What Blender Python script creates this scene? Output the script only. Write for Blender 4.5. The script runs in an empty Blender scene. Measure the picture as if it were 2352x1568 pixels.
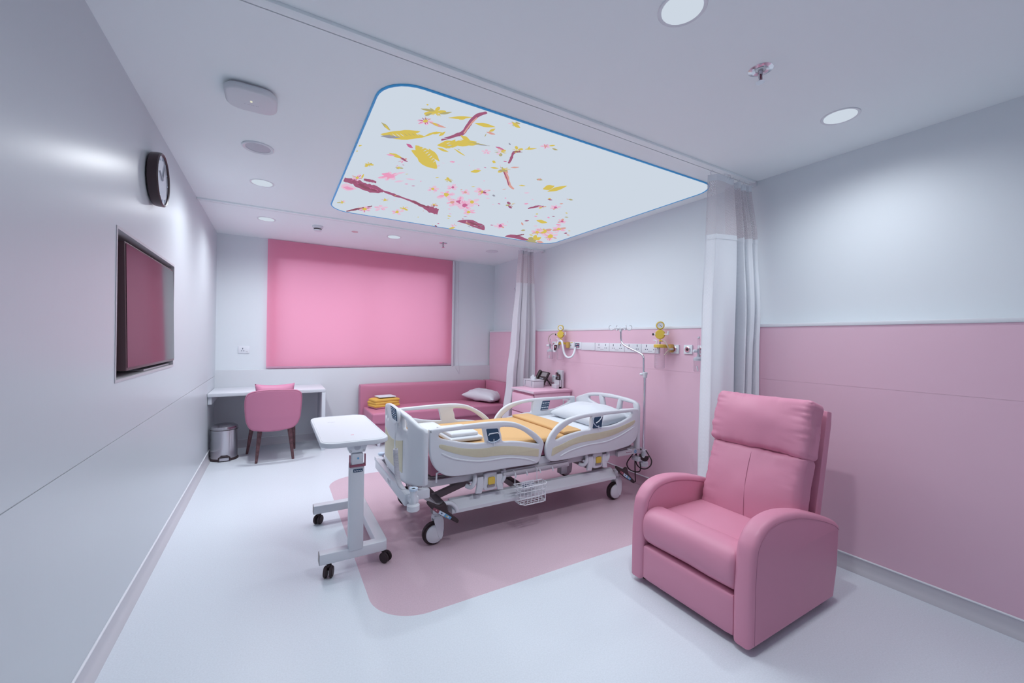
import bpy, bmesh, math, random
from mathutils import Vector, Matrix, noise
random.seed(7)
scene = bpy.context.scene
COL = scene.collection
PI = math.pi

# ------------------------------------------------------------------ camera
W, H, FPX, CAMH = 2352, 1568, 931.9351543646135, 1.42
yaw, pitch, roll = 0.5271535556731587, -0.0034539777172779545, 0.016073908529158472
fw = Vector((math.sin(yaw)*math.cos(pitch), math.cos(yaw)*math.cos(pitch), math.sin(pitch)))
r0 = Vector((math.cos(yaw), -math.sin(yaw), 0)); u0 = r0.cross(fw)
RT = math.cos(roll)*r0 + math.sin(roll)*u0
UP = -math.sin(roll)*r0 + math.cos(roll)*u0
EYE = Vector((0, 0, CAMH))
cd = bpy.data.cameras.new('camera'); cam = bpy.data.objects.new('camera', cd); COL.objects.link(cam)
cd.sensor_width = 36; cd.sensor_fit = 'HORIZONTAL'; cd.lens = FPX*36/W; cd.clip_start = 0.02; cd.clip_end = 60
cam.matrix_world = Matrix(((RT.x, UP.x, -fw.x, 0), (RT.y, UP.y, -fw.y, 0), (RT.z, UP.z, -fw.z, CAMH), (0, 0, 0, 1)))
scene.camera = cam
def P(px, py, ax, val):
    """point of the photo (px,py) measured onto the plane axis ax = val"""
    d = fw + (px-W/2)/FPX*RT - (py-H/2)/FPX*UP
    t = (val-EYE[ax])/d[ax]
    return EYE + t*d

scene.view_settings.view_transform = 'Standard'; scene.view_settings.look = 'None'
scene.view_settings.exposure = 0.0; scene.view_settings.gamma = 1.0; scene.view_settings.use_curve_mapping = False

# ------------------------------------------------------------------ materials
def lin(c):
    c = c/255.0
    return c/12.92 if c <= 0.04045 else ((c+0.055)/1.055)**2.4
def S(r, g, b): return (lin(r), lin(g), lin(b))
MATS = {}
def mat(name, col, rough=0.5, metal=0.0, spec=0.5, bump=None, speck=None, coat=0.0, trans=0.0, ior=1.45, sheen=0.0):
    m = bpy.data.materials.new(name); m.use_nodes = True
    nt = m.node_tree; b = nt.nodes['Principled BSDF']
    b.inputs['Base Color'].default_value = (*col, 1); b.inputs['Roughness'].default_value = rough
    b.inputs['Metallic'].default_value = metal; b.inputs['Specular IOR Level'].default_value = spec
    b.inputs['Coat Weight'].default_value = coat; b.inputs['Transmission Weight'].default_value = trans
    b.inputs['IOR'].default_value = ior; b.inputs['Sheen Weight'].default_value = sheen
    tc = nt.nodes.new('ShaderNodeTexCoord')
    if speck:                                   # (scale, amount)
        n = nt.nodes.new('ShaderNodeTexNoise'); n.inputs['Scale'].default_value = speck[0]; n.inputs['Detail'].default_value = 3
        nt.links.new(tc.outputs['Object'], n.inputs['Vector'])
        rp = nt.nodes.new('ShaderNodeValToRGB')
        a = speck[1]
        rp.color_ramp.elements[0].position = 0.35; rp.color_ramp.elements[1].position = 0.65
        rp.color_ramp.elements[0].color = (*[x*(1-a) for x in col], 1); rp.color_ramp.elements[1].color = (*[min(1, x*(1+a)) for x in col], 1)
        nt.links.new(n.outputs['Fac'], rp.inputs['Fac']); nt.links.new(rp.outputs['Color'], b.inputs['Base Color'])
    if bump:                                    # (scale, strength, distance)
        n2 = nt.nodes.new('ShaderNodeTexNoise'); n2.inputs['Scale'].default_value = bump[0]; n2.inputs['Detail'].default_value = 4
        nt.links.new(tc.outputs['Object'], n2.inputs['Vector'])
        bp = nt.nodes.new('ShaderNodeBump'); bp.inputs['Strength'].default_value = bump[1]; bp.inputs['Distance'].default_value = bump[2]
        nt.links.new(n2.outputs['Fac'], bp.inputs['Height']); nt.links.new(bp.outputs['Normal'], b.inputs['Normal'])
    MATS[name] = m
    return m
def emis(name, col, strength=1.0):
    m = bpy.data.materials.new(name); m.use_nodes = True; nt = m.node_tree; nt.nodes.clear()
    e = nt.nodes.new('ShaderNodeEmission'); o = nt.nodes.new('ShaderNodeOutputMaterial')
    e.inputs['Color'].default_value = (*col, 1); e.inputs['Strength'].default_value = strength
    nt.links.new(e.outputs[0], o.inputs['Surface'])
    MATS[name] = m
    return m

M_CEIL = mat('ceiling_paint', (.865, .93, .95), .75, spec=.2)
M_WALL = mat('wall_laminate', (.565, .615, .655), .30, spec=.30, bump=(3, .10, .002))
_nt = M_WALL.node_tree; _mp = _nt.nodes.new('ShaderNodeMapping'); _mp.inputs['Scale'].default_value = (1, 26, .8)      # fine vertical grain
_tc = [n for n in _nt.nodes if n.type == 'TEX_COORD'][0]; _nz = [n for n in _nt.nodes if n.type == 'TEX_NOISE'][0]
_nt.links.new(_tc.outputs['Object'], _mp.inputs['Vector']); _nt.links.new(_mp.outputs[0], _nz.inputs['Vector'])
M_WALLUP = mat('wall_paint', (.735, .785, .825), .55, spec=.3)
M_LEDGE = mat('lower_back_panel', (.64, .66, .70), .45, spec=.35)
M_PINKWALL = mat('pink_laminate', (.765, .515, .625), .38, spec=.4, bump=(4, .02, .01))
M_SKIRT = mat('skirting_vinyl', (.58, .575, .62), .5, spec=.3)
M_TRACK = mat('track_enamel', (.865, .93, .95), .5)
M_PSKIRT = mat('pink_skirting', (.54, .36, .44), .5, spec=.3)
M_TRIM = mat('white_trim', (.74, .765, .81), .35)
M_PLASTIC = mat('white_plastic', (.66, .685, .73), .38, spec=.45)
M_PLATE = mat('white_plate', (.76, .79, .84), .3)
M_METALW = mat('white_powder_coat', (.67, .70, .75), .33, spec=.5)
M_GREYM = mat('grey_powder_coat', (.50, .49, .53), .45)
M_DARKM = mat('dark_grey_frame', (.28, .25, .265), .5)
M_WHITE = mat('white_laminate', (.64, .67, .72), .5)
M_CHROME = mat('chrome', (.75, .75, .80), .14, metal=1)
M_STEEL = mat('brushed_steel', (.56, .54, .58), .26, metal=1)
M_BLACK = mat('black_rubber', (.050, .034, .039), .55, spec=.3)
M_BLACKG = mat('black_gloss', (.045, .032, .037), .22)
M_LEATHER = mat('pink_leather', (.645, .272, .385), .40, spec=.38, bump=(180, .08, .002))
M_LEATHER_D = mat('pink_vinyl_sofa', (.53, .20, .305), .40, spec=.38, bump=(120, .05, .002))
M_FABRICP = mat('pink_upholstery', (.51, .195, .305), .6, spec=.3, bump=(220, .12, .002))
M_CUSH = mat('pink_cushion', (.57, .225, .355), .45, spec=.35)
M_SEAM = mat('pink_seam', (.42, .165, .245), .6)
M_MATTRESS = mat('maroon_mattress', (.36, .13, .20), .5)
M_ORANGE = mat('orange_blanket', (.64, .40, .185), .85, spec=.15, bump=(90, .2, .004), sheen=.1)
M_YBLANKET = mat('yellow_blanket', (.70, .43, .10), .85, spec=.15, bump=(90, .25, .004))
M_LINEN = mat('white_linen', (.64, .67, .72), .8, spec=.2, bump=(25, .1, .006))
M_PILLOWCASE = mat('silver_pillowcase', (.66, .68, .73), .5, spec=.4, bump=(30, .15, .006))
M_WOOD = mat('beige_wood_strip', (.60, .565, .41), .45, speck=(40, .015))
M_WALNUT = mat('dark_walnut', (.115, .050, .058), .45, speck=(30, .35))
M_NAVY = mat('navy_keypad', (.040, .075, .135), .7, spec=.15)
M_BLUE = mat('blue_print', (.13, .36, .60), .4)
M_LBLUE = mat('pale_blue_print', (.55, .66, .78), .4)
M_MAROON = mat('maroon_print', (.22, .07, .10), .5)
M_REDPR = mat('red_plastic', (.26, .075, .12), .4)
M_YELLOW = mat('yellow_plastic', (.70, .50, .075), .35)
M_YELLOWD = mat('brass_orange', (.60, .36, .10), .4)
M_GREYP = mat('grey_plastic', (.48, .50, .56), .4)
M_LGREYP = mat('light_grey_case', (.56, .55, .60), .5)
M_DGREY = mat('dark_socket_slot', (.06, .07, .12), .5)
M_PINKPL = mat('pink_print', (.70, .30, .38), .5)
M_PINKFURN = mat('pink_furniture', (.76, .475, .60), .4)
M_TUBE = mat('clear_hose', (.66, .58, .50), .3, trans=.4)
M_FRINGE = mat('blue_lens_fringe', (.08, .50, .95), .4)
M_CLOCKFACE = mat('clock_face', (.56, .62, .70), .15, coat=.6)
M_SCREEN = mat('screen_glass', (.012, .010, .012), .05, spec=.45)
M_TVEDGE = mat('bezel', (.10, .055, .065), .3)
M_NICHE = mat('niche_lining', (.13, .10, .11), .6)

def glass_like(name, col, fac):
    m = bpy.data.materials.new(name); m.use_nodes = True; nt = m.node_tree; nt.nodes.clear()
    t = nt.nodes.new('ShaderNodeBsdfTransparent'); g = nt.nodes.new('ShaderNodeBsdfPrincipled'); mx = nt.nodes.new('ShaderNodeMixShader'); o = nt.nodes.new('ShaderNodeOutputMaterial')
    t.inputs['Color'].default_value = (.96, .95, .96, 1)
    g.inputs['Base Color'].default_value = (*col, 1); g.inputs['Roughness'].default_value = .1
    lw = nt.nodes.new('ShaderNodeLayerWeight'); lw.inputs['Blend'].default_value = .35
    mp = nt.nodes.new('ShaderNodeMapRange'); mp.inputs['To Min'].default_value = fac; mp.inputs['To Max'].default_value = .55
    nt.links.new(lw.outputs['Facing'], mp.inputs['Value']); nt.links.new(mp.outputs[0], mx.inputs[0])
    nt.links.new(t.outputs[0], mx.inputs[1]); nt.links.new(g.outputs[0], mx.inputs[2]); nt.links.new(mx.outputs[0], o.inputs['Surface'])
    return m
M_JAR = glass_like('clear_plastic', (.62, .50, .58), .07)
M_PANE = glass_like('window_glass', (.8, .85, .9), .05)

def floor_material():
    m = bpy.data.materials.new('speckled_vinyl'); m.use_nodes = True; nt = m.node_tree; b = nt.nodes['Principled BSDF']
    tc = nt.nodes.new('ShaderNodeTexCoord'); n = nt.nodes.new('ShaderNodeTexNoise')
    n.inputs['Scale'].default_value = 140; n.inputs['Detail'].default_value = 3
    nt.links.new(tc.outputs['Object'], n.inputs['Vector'])
    # rounded rectangle of pink vinyl set into the floor
    x0, x1, y0, y1, r = .455, 3.9, 2.022, 4.42, .26
    sx = nt.nodes.new('ShaderNodeSeparateXYZ'); nt.links.new(tc.outputs['Object'], sx.inputs[0])
    def mth(op, a, bb=None):
        k = nt.nodes.new('ShaderNodeMath'); k.operation = op
        for i, v in enumerate((a, bb)):
            if v is None: continue
            if isinstance(v, (int, float)): k.inputs[i].default_value = v
            else: nt.links.new(v, k.inputs[i])
        return k.outputs[0]
    qx = mth('SUBTRACT', mth('ABSOLUTE', mth('SUBTRACT', sx.outputs['X'], (x0+x1)/2)), (x1-x0)/2-r)
    qy = mth('SUBTRACT', mth('ABSOLUTE', mth('SUBTRACT', sx.outputs['Y'], (y0+y1)/2)), (y1-y0)/2-r)
    d = mth('SQRT', mth('ADD', mth('POWER', mth('MAXIMUM', qx, 0.0), 2.0), mth('POWER', mth('MAXIMUM', qy, 0.0), 2.0)))
    ins = mth('LESS_THAN', d, r)
    ramps = []
    for c, a in (((.665, .715, .775), .045), ((.60, .45, .52), .06)):
        rp = nt.nodes.new('ShaderNodeValToRGB'); rp.color_ramp.elements[0].position = .3; rp.color_ramp.elements[1].position = .7
        rp.color_ramp.elements[0].color = (*[v*(1-a) for v in c], 1); rp.color_ramp.elements[1].color = (*[v*(1+a) for v in c], 1)
        nt.links.new(n.outputs['Fac'], rp.inputs['Fac']); ramps.append(rp)
    mx = nt.nodes.new('ShaderNodeMix'); mx.data_type = 'RGBA'
    nt.links.new(ins, mx.inputs['Factor']); nt.links.new(ramps[0].outputs[0], mx.inputs[6]); nt.links.new(ramps[1].outputs[0], mx.inputs[7])
    nt.links.new(mx.outputs[2], b.inputs['Base Color'])
    b.inputs['Roughness'].default_value = .38; b.inputs['Specular IOR Level'].default_value = .35
    return m
M_FLOOR = floor_material()

def cloth_material(name, col, scale, strength):
    m = bpy.data.materials.new(name); m.use_nodes = True; nt = m.node_tree; b = nt.nodes['Principled BSDF']
    b.inputs['Base Color'].default_value = (*col, 1); b.inputs['Roughness'].default_value = .55; b.inputs['Sheen Weight'].default_value = .2
    uv = nt.nodes.new('ShaderNodeUVMap'); sp = nt.nodes.new('ShaderNodeSeparateXYZ'); nt.links.new(uv.outputs[0], sp.inputs[0])
    def mth(op, a, bb=None):
        k = nt.nodes.new('ShaderNodeMath'); k.operation = op
        for i, v in enumerate((a, bb)):
            if v is None: continue
            if isinstance(v, (int, float)): k.inputs[i].default_value = v
            else: nt.links.new(v, k.inputs[i])
        return k.outputs[0]
    # herringbone: zigzag stripes
    zig = mth('PINGPONG', mth('MULTIPLY', sp.outputs[0], scale), 1.0)
    st = mth('SINE', mth('MULTIPLY', mth('ADD', mth('MULTIPLY', sp.outputs[1], scale*1.6), zig), 6.283))
    bp = nt.nodes.new('ShaderNodeBump'); bp.inputs['Strength'].default_value = strength; bp.inputs['Distance'].default_value = .004
    nt.links.new(st, bp.inputs['Height']); nt.links.new(bp.outputs[0], b.inputs['Normal'])
    return m
M_CURT = cloth_material('herringbone_curtain', (.78, .815, .865), 62, .14)
M_CURT2 = cloth_material('satin_curtain', (.60, .575, .635), 62, .06)

def net_material(name, col, su, sv, base):
    m = bpy.data.materials.new(name); m.use_nodes = True; nt = m.node_tree; nt.nodes.clear()
    uv = nt.nodes.new('ShaderNodeUVMap'); sp = nt.nodes.new('ShaderNodeSeparateXYZ'); nt.links.new(uv.outputs[0], sp.inputs[0])
    def mth(op, a, bb=None):
        k = nt.nodes.new('ShaderNodeMath'); k.operation = op
        for i, v in enumerate((a, bb)):
            if v is None: continue
            if isinstance(v, (int, float)): k.inputs[i].default_value = v
            else: nt.links.new(v, k.inputs[i])
        return k.outputs[0]
    a = mth('SINE', mth('MULTIPLY', sp.outputs[0], su*6.283)); b_ = mth('SINE', mth('MULTIPLY', sp.outputs[1], sv*6.283))
    hole = mth('GREATER_THAN', mth('MULTIPLY', a, b_), .12)
    fac = mth('MULTIPLY', hole, base)
    d = nt.nodes.new('ShaderNodeBsdfPrincipled'); d.inputs['Base Color'].default_value = (*col, 1); d.inputs['Roughness'].default_value = .7
    t = nt.nodes.new('ShaderNodeBsdfTransparent'); mx = nt.nodes.new('ShaderNodeMixShader'); o = nt.nodes.new('ShaderNodeOutputMaterial')
    nt.links.new(fac, mx.inputs[0]); nt.links.new(d.outputs[0], mx.inputs[1]); nt.links.new(t.outputs[0], mx.inputs[2]); nt.links.new(mx.outputs[0], o.inputs['Surface'])
    return m
M_NET = net_material('curtain_net', (.66, .63, .67), 58, 52, .8)
M_NET2 = net_material('curtain_net_pink', (.58, .49, .54), 24, 34, .8)

def blind_material():
    m = bpy.data.materials.new('pink_blind'); m.use_nodes = True; nt = m.node_tree; nt.nodes.clear()
    d = nt.nodes.new('ShaderNodeBsdfDiffuse'); d.inputs['Color'].default_value = (.46, .22, .29, 1)
    t = nt.nodes.new('ShaderNodeBsdfTranslucent'); t.inputs['Color'].default_value = (.56, .23, .32, 1)
    mx = nt.nodes.new('ShaderNodeAddShader'); o = nt.nodes.new('ShaderNodeOutputMaterial')
    nt.links.new(d.outputs[0], mx.inputs[0]); nt.links.new(t.outputs[0], mx.inputs[1]); nt.links.new(mx.outputs[0], o.inputs['Surface'])
    return m
M_BLIND = blind_material()

WHITE_E = S(205, 215, 227)
M_PANEL = emis('panel_glow', WHITE_E); M_LAMP = emis('lamp_glow', WHITE_E)
PR = {k: emis('print_'+k, S(*v)) for k, v in dict(yellow=(212, 190, 92), olive=(176, 168, 120), pink=(232, 155, 190), pale=(226, 192, 214), rose=(196, 105, 150), mauve=(160, 92, 122), bark=(142, 84, 104), salmon=(214, 158, 150), white=(205, 215, 227), grey=(150, 150, 165)).items()}

# ------------------------------------------------------------------ mesh builder
OFF = {}
def tag(o, label=None, cat=None, group=None, kind=None):
    if label: o['label'] = label
    if cat: o['category'] = cat
    if group: o['group'] = group
    if kind: o['kind'] = kind
    return o
def thing(name, label, cat, loc, group=None):
    o = bpy.data.objects.new(name, None); COL.objects.link(o); o.location = loc; o.empty_display_size = .05
    tag(o, label, cat, group); OFF[o.name] = Vector(loc)
    return o
def catmull(pts, n=5, closed=True):
    pts = [Vector(p) for p in pts]; out = []; N = len(pts)
    rng = range(N) if closed else range(N-1)
    for i in rng:
        if closed: a, b, c, d = pts[i-1], pts[i], pts[(i+1) % N], pts[(i+2) % N]
        else: a, b, c, d = pts[max(i-1, 0)], pts[i], pts[i+1], pts[min(i+2, N-1)]
        for k in range(n):
            t = k/n
            out.append(.5*((2*b)+(c-a)*t+(2*a-5*b+4*c-d)*t*t+(3*b-a-3*c+d)*t**3))
    if not closed: out.append(pts[-1])
    return out
def roundrect(x0, y0, x1, y1, r, n=5):
    out = []
    for cx, cy, a0 in ((x1-r, y1-r, 0), (x0+r, y1-r, 90), (x0+r, y0+r, 180), (x1-r, y0+r, 270)):
        for k in range(n+1):
            a = math.radians(a0+90*k/n); out.append((cx+r*math.cos(a), cy+r*math.sin(a)))
    return out
class MB:
    def __init__(s): s.bm = bmesh.new(); s.mats = []
    def mi(s, m):
        if m not in s.mats: s.mats.append(m)
        return s.mats.index(m)
    def _merge(s, b2, m, fn=None):
        i = s.mi(m); mp = {}
        for v in b2.verts: mp[v] = s.bm.verts.new(fn(v.co) if fn else v.co)
        for f in b2.faces:
            try:
                g = s.bm.faces.new([mp[v] for v in f.verts]); g.material_index = i; g.smooth = True
            except ValueError: pass
        b2.free()
    def box(s, lo, hi, m, bev=0.0, rot=None, seg=2):
        b = bmesh.new(); bmesh.ops.create_cube(b, size=1)
        lo = Vector(lo); hi = Vector(hi); c = (lo+hi)/2; d = hi-lo
        for v in b.verts: v.co = Vector((v.co.x*d.x, v.co.y*d.y, v.co.z*d.z))
        if bev > 0: bmesh.ops.bevel(b, geom=b.edges[:], offset=min(bev, min(d)*.49), segments=seg, affect='EDGES', profile=.5)
        s._merge(b, m, (lambda p: c+rot@p) if rot else (lambda p: c+p))
    def cyl(s, p0, p1, r0, m, r1=None, seg=16, cap=True, bev=0):
        p0, p1 = Vector(p0), Vector(p1); r1 = r0 if r1 is None else r1
        d = p1-p0; q = Vector((0, 0, 1)).rotation_difference(d.normalized()); b = bmesh.new()
        bmesh.ops.create_cone(b, cap_ends=cap, cap_tris=False, segments=seg, radius1=r0, radius2=r1, depth=d.length)
        if bev: bmesh.ops.bevel(b, geom=[e for e in b.edges if len(e.link_faces) == 2 and any(len(f.verts) > 4 for f in e.link_faces)], offset=bev, segments=2, affect='EDGES')
        c = (p0+p1)/2; s._merge(b, m, lambda p: c+q@p)
    def lathe(s, prof, c, m, axis=(0, 0, 1), seg=24):
        c = Vector(c); q = Vector((0, 0, 1)).rotation_difference(Vector(axis).normalized()); b = bmesh.new(); rings = []
        for r, z in prof:
            rings.append([b.verts.new((r*math.cos(2*PI*k/seg), r*math.sin(2*PI*k/seg), z)) for k in range(seg)] if r > 1e-6 else [b.verts.new((0, 0, z))])
        for A, B in zip(rings, rings[1:]):
            for k in range(seg):
                a, a2 = A[k % len(A)], A[(k+1) % len(A)]; e, e2 = B[k % len(B)], B[(k+1) % len(B)]
                vs = []
                for v in (a, a2, e2, e):
                    if v not in vs: vs.append(v)
                if len(vs) > 2: b.faces.new(vs)
        s._merge(b, m, lambda p: c+q@p)
    def tube(s, pts, r, m, seg=8, closed=False, rad=None):
        pts = [Vector(p) for p in pts]; b = bmesh.new(); N = len(pts); rings = []; up = None
        for i, p in enumerate(pts):
            if closed: t = pts[(i+1) % N]-pts[i-1]
            else: t = pts[min(i+1, N-1)]-pts[max(i-1, 0)]
            t.normalize()
            if up is None: up = t.orthogonal().normalized()
            else:
                up = up-t*up.dot(t)
                up = up.normalized() if up.length > 1e-6 else t.orthogonal().normalized()
            w = t.cross(up); rr = rad[i] if rad else r
            rings.append([b.verts.new(p+rr*(math.cos(2*PI*k/seg)*up+math.sin(2*PI*k/seg)*w)) for k in range(seg)])
        for i in range(N if closed else N-1):
            A, B = rings[i], rings[(i+1) % N]
            for k in range(seg): b.faces.new((A[k], A[(k+1) % seg], B[(k+1) % seg], B[k]))
        if not closed: b.faces.new(rings[0][::-1]); b.faces.new(rings[-1])
        s._merge(b, m)
    def ball(s, c, r, m, sc=(1, 1, 1), seg=16):
        b = bmesh.new(); bmesh.ops.create_uvsphere(b, u_segments=seg, v_segments=seg//2, radius=r); c = Vector(c)
        s._merge(b, m, lambda p: c+Vector((p.x*sc[0], p.y*sc[1], p.z*sc[2])))
    def plate(s, outer, holes, t, bev, m, fn, cuts=None):
        """outline with holes, thickness t, rounded edge bev, mapped by fn(x,y,z); cuts = (axis, list) slices it for bending"""
        cu = bpy.data.curves.new('t', 'CURVE'); cu.dimensions = '2D'; cu.fill_mode = 'BOTH'
        cu.extrude = max(t/2-bev, 1e-4); cu.bevel_depth = bev; cu.bevel_resolution = 2; cu.offset = -bev
        for pts in [outer]+list(holes):
            sp = cu.splines.new('POLY'); sp.points.add(len(pts)-1); sp.use_cyclic_u = True
            for q, p in zip(sp.points, pts): q.co = (p[0], p[1], 0, 1)
        o = bpy.data.objects.new('t', cu); COL.objects.link(o)
        dg = bpy.context.evaluated_depsgraph_get(); me = bpy.data.meshes.new_from_object(o.evaluated_get(dg))
        bpy.data.objects.remove(o); bpy.data.curves.remove(cu)
        b = bmesh.new(); b.from_mesh(me); bpy.data.meshes.remove(me)
        bmesh.ops.remove_doubles(b, verts=b.verts, dist=1e-5)
        if cuts:
            for ax, vals in cuts:
                for v in vals:
                    co = Vector((0, 0, 0)); no = Vector((0, 0, 0)); co[ax] = v; no[ax] = 1
                    bmesh.ops.bisect_plane(b, geom=b.verts[:]+b.edges[:]+b.faces[:], plane_co=co, plane_no=no)
        s._merge(b, m, lambda p: Vector(fn(p.x, p.y, p.z)))
    def soft(s, c, size, m, r=.03, puff=(0, 0, 0), n=10, rot=None, nz=0.0, nf=6.0, bend=None, seed=0, wr=0.0):
        """upholstered rounded box"""
        b = bmesh.new(); bmesh.ops.create_cube(b, size=2)
        bmesh.ops.subdivide_edges(b, edges=b.edges[:], cuts=n, use_grid_fill=True)
        hx = Vector(size)/2; c = Vector(c)
        for v in b.verts:
            u = v.co.copy()
            u = Vector([math.copysign(abs(a)**.8, a) for a in u])
            p = Vector((u.x*hx.x, u.y*hx.y, u.z*hx.z)); q = Vector([max(-hx[i]+r, min(hx[i]-r, p[i])) for i in range(3)])
            d = p-q
            if d.length > 1e-9: p = q+d.normalized()*r
            for i in range(3):
                j, k = (i+1) % 3, (i+2) % 3
                p[i] += math.copysign(1, u[i])*abs(u[i])**2*puff[i]*(1-u[j]**2)*(1-u[k]**2) if abs(u[i]) > 1e-6 else 0
            if nz: p += p.normalized()*nz*noise.noise(p*nf+Vector((seed*7.1, seed*3.3, 0)))
            if wr:
                e = max(abs(u.y), abs(u.z))**5; p.x += wr*e*noise.noise(Vector((p.y*(9 if abs(u.y) > abs(u.z) else 42), p.z*(42 if abs(u.y) > abs(u.z) else 9), seed)))*(1 if u.x < 0 else .2)
            if bend: p = bend(p)
            v.co = p
        s._merge(b, m, (lambda p: c+rot@p) if rot else (lambda p: c+p))
    def build(s, name, parent=None, label=None, cat=None, group=None, kind=None, loc=None, angle=38, uv=None):
        off = OFF[parent.name] if parent else (Vector(loc) if loc is not None else None)
        if off is None:
            cs = [v.co for v in s.bm.verts]; lo = Vector([min(c[i] for c in cs) for i in range(3)]); hi = Vector([max(c[i] for c in cs) for i in range(3)])
            off = Vector(((lo.x+hi.x)/2, (lo.y+hi.y)/2, lo.z))
        bmesh.ops.translate(s.bm, verts=s.bm.verts, vec=-off)
        bmesh.ops.recalc_face_normals(s.bm, faces=s.bm.faces[:])
        me = bpy.data.meshes.new(name); s.bm.to_mesh(me); s.bm.free()
        for m in s.mats: me.materials.append(m)
        me.polygons.foreach_set('use_smooth', [True]*len(me.polygons))
        me.set_sharp_from_angle(angle=math.radians(angle))
        o = bpy.data.objects.new(name, me); COL.objects.link(o)
        if parent: o.parent = parent
        else: o.location = off
        OFF[o.name] = off
        tag(o, label, cat, group, kind)
        return o
def obj_box(name, lo, hi, m, parent=None, bev=0, **k):
    b = MB(); b.box(lo, hi, m, bev); return b.build(name, parent, **k)
def XZ(Y): return lambda x, y, z: (x, Y+z, y)       # plate drawn in x,z standing at depth Y
def YZ(X): return lambda x, y, z: (X+z, x, y)       # plate drawn in y,z standing at X
def XY(Z): return lambda x, y, z: (x, y, Z+z)
def px_xz(pts, Y): return [((q := P(a, b, 1, Y)).x, q.z) for a, b in pts]
def px_yz(pts, X): return [((q := P(a, b, 0, X)).y, q.z) for a, b in pts]
def copy_tree(o, parent=None, mesh=True):
    c = o.copy(); COL.objects.link(c)
    if parent: c.parent = parent
    OFF[c.name] = OFF.get(o.name, Vector(o.location))
    for ch in [q for q in bpy.data.objects if q.parent == o]: copy_tree(ch, c)
    return c

def pillow(name, c, size, m, rot, nz=.012, nf=5, seed=0, **k):
    b = MB(); bb = bmesh.new(); n = 22; hx, hy, hz = size[0]/2, size[1]/2, size[2]/2
    for sgn in (1, -1):
        g = []
        for i in range(n+1):
            row = []
            for j in range(n+1):
                u, v = -1+2*i/n, -1+2*j/n
                h = (max(0, 1-abs(u)**2.6)*max(0, 1-abs(v)**2.6))**.55
                pin = 1-.10*(1-u*u)*abs(v)**3; pin2 = 1-.08*(1-v*v)*abs(u)**3
                p = Vector((u*hx*pin2, v*hy*pin, sgn*hz*h*(1 if sgn > 0 else .75)))
                w = noise.noise(Vector((p.x*nf, p.y*nf, seed*3.1)))*nz*h + (noise.noise(Vector((u*4, v*4, seed)))*nz*.5 if h > 0 else 0)
                p.z += w*sgn
                row.append(bb.verts.new(p))
            g.append(row)
        for i in range(n):
            for j in range(n): bb.faces.new((g[i][j], g[i+1][j], g[i+1][j+1], g[i][j+1]))
    bmesh.ops.remove_doubles(bb, verts=bb.verts, dist=1e-4)
    c = Vector(c); b._merge(bb, m, lambda p: c+rot@p); return b.build(name, angle=80, **k)
# ------------------------------------------------------------------ room
XL, XR, XU, YB, YU, ZC, YF = -.65, 3.17, 3.26, 6.19, 6.235, 2.70, -1.6
b = MB(); b.box((XL-.3, YF-.2, -.1), (XU+.3, YU+.9, 0), M_FLOOR); floor = b.build('floor', kind='structure', loc=(0, 0, 0))
b = MB(); b.box((XL-.3, YF-.2, ZC), (XU+.3, YU+.9, ZC+.15), M_CEIL); b.build('ceiling', kind='structure')
# left wall with the recess for the television
ny0, ny1, nz0, nz1, nd = 2.575, 3.815, 1.192, 1.925, .16
b = MB()
for y0, y1, z0, z1 in ((YF, YU+.2, -.02, .9145), (YF, YU+.2, .9185, nz0), (YF, YU+.2, nz1, ZC+.02), (YF, ny0, nz0, nz1), (ny1, YU+.2, nz0, nz1)):
    b.box((XL-.25, y0, z0), (XL, y1, z1), M_WALL)
b.box((XL-.25, YF, .90), (XL-.004, YU+.2, .93), M_GREYM)
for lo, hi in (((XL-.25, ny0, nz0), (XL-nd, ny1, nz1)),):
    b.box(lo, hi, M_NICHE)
b.build('wall_left', kind='structure')
b = MB()
for y0, y1, z0, z1 in ((ny0-.004, ny1+.004, nz0-.004, nz0+.010), (ny0-.004, ny1+.004, nz1-.010, nz1+.004), (ny0-.004, ny0+.010, nz0+.010, nz1-.010), (ny1-.010, ny1+.004, nz0+.010, nz1-.010)):
    b.box((XL-nd, y0, z0), (XL+.003, y1, z1), M_GREYM)
b.build('trim_2', kind='structure')
# right wall: painted wall above, pink service panelling below, white rail on top of it
b = MB(); b.box((XU, YF, -.02), (XU+.2, YU+.2, ZC+.02), M_WALLUP)
for y0, y1 in ((YF, YB+.02),):
    b.box((XR, y0, 0), (XU+.05, y1, 1.1594), M_PINKWALL); b.box((XR, y0, 1.1602), (XU+.05, y1, 1.55), M_PINKWALL)
b.box((XR+.004, YF, 0), (XU+.05, YB+.02, 1.545), M_PINKWALL)
b.build('wall_right', kind='structure')
b = MB(); b.box((XR-.006, YF, 1.548), (XU+.02, YB+.02, 1.572), M_TRIM, .003); b.build('trim_1', kind='structure')
# back wall with the window opening
wx0, wx1, wz0, wz1 = .02, 2.36, 1.035, 2.44
b = MB()
b.box((XL-.05, YU, .5), (wx0, YU+.16, ZC+.02), M_WALLUP); b.box((wx1, YU, .5), (XU+.05, YU+.16, ZC+.02), M_WALLUP)
b.box((wx0, YU, .5), (wx1, YU+.16, wz0), M_WALLUP); b.box((wx0, YU, wz1), (wx1, YU+.16, ZC+.02), M_WALLUP)
b.box((XL-.05, YB, -.02), (XU, YU+.02, .985), M_LEDGE, .004)
b.build('wall_back', kind='structure')
b = MB(); b.box((XL-.2, YF-.2, -.02), (XU+.2, YF, ZC+.02), M_CEIL); b.build('wall_front', kind='structure')
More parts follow.
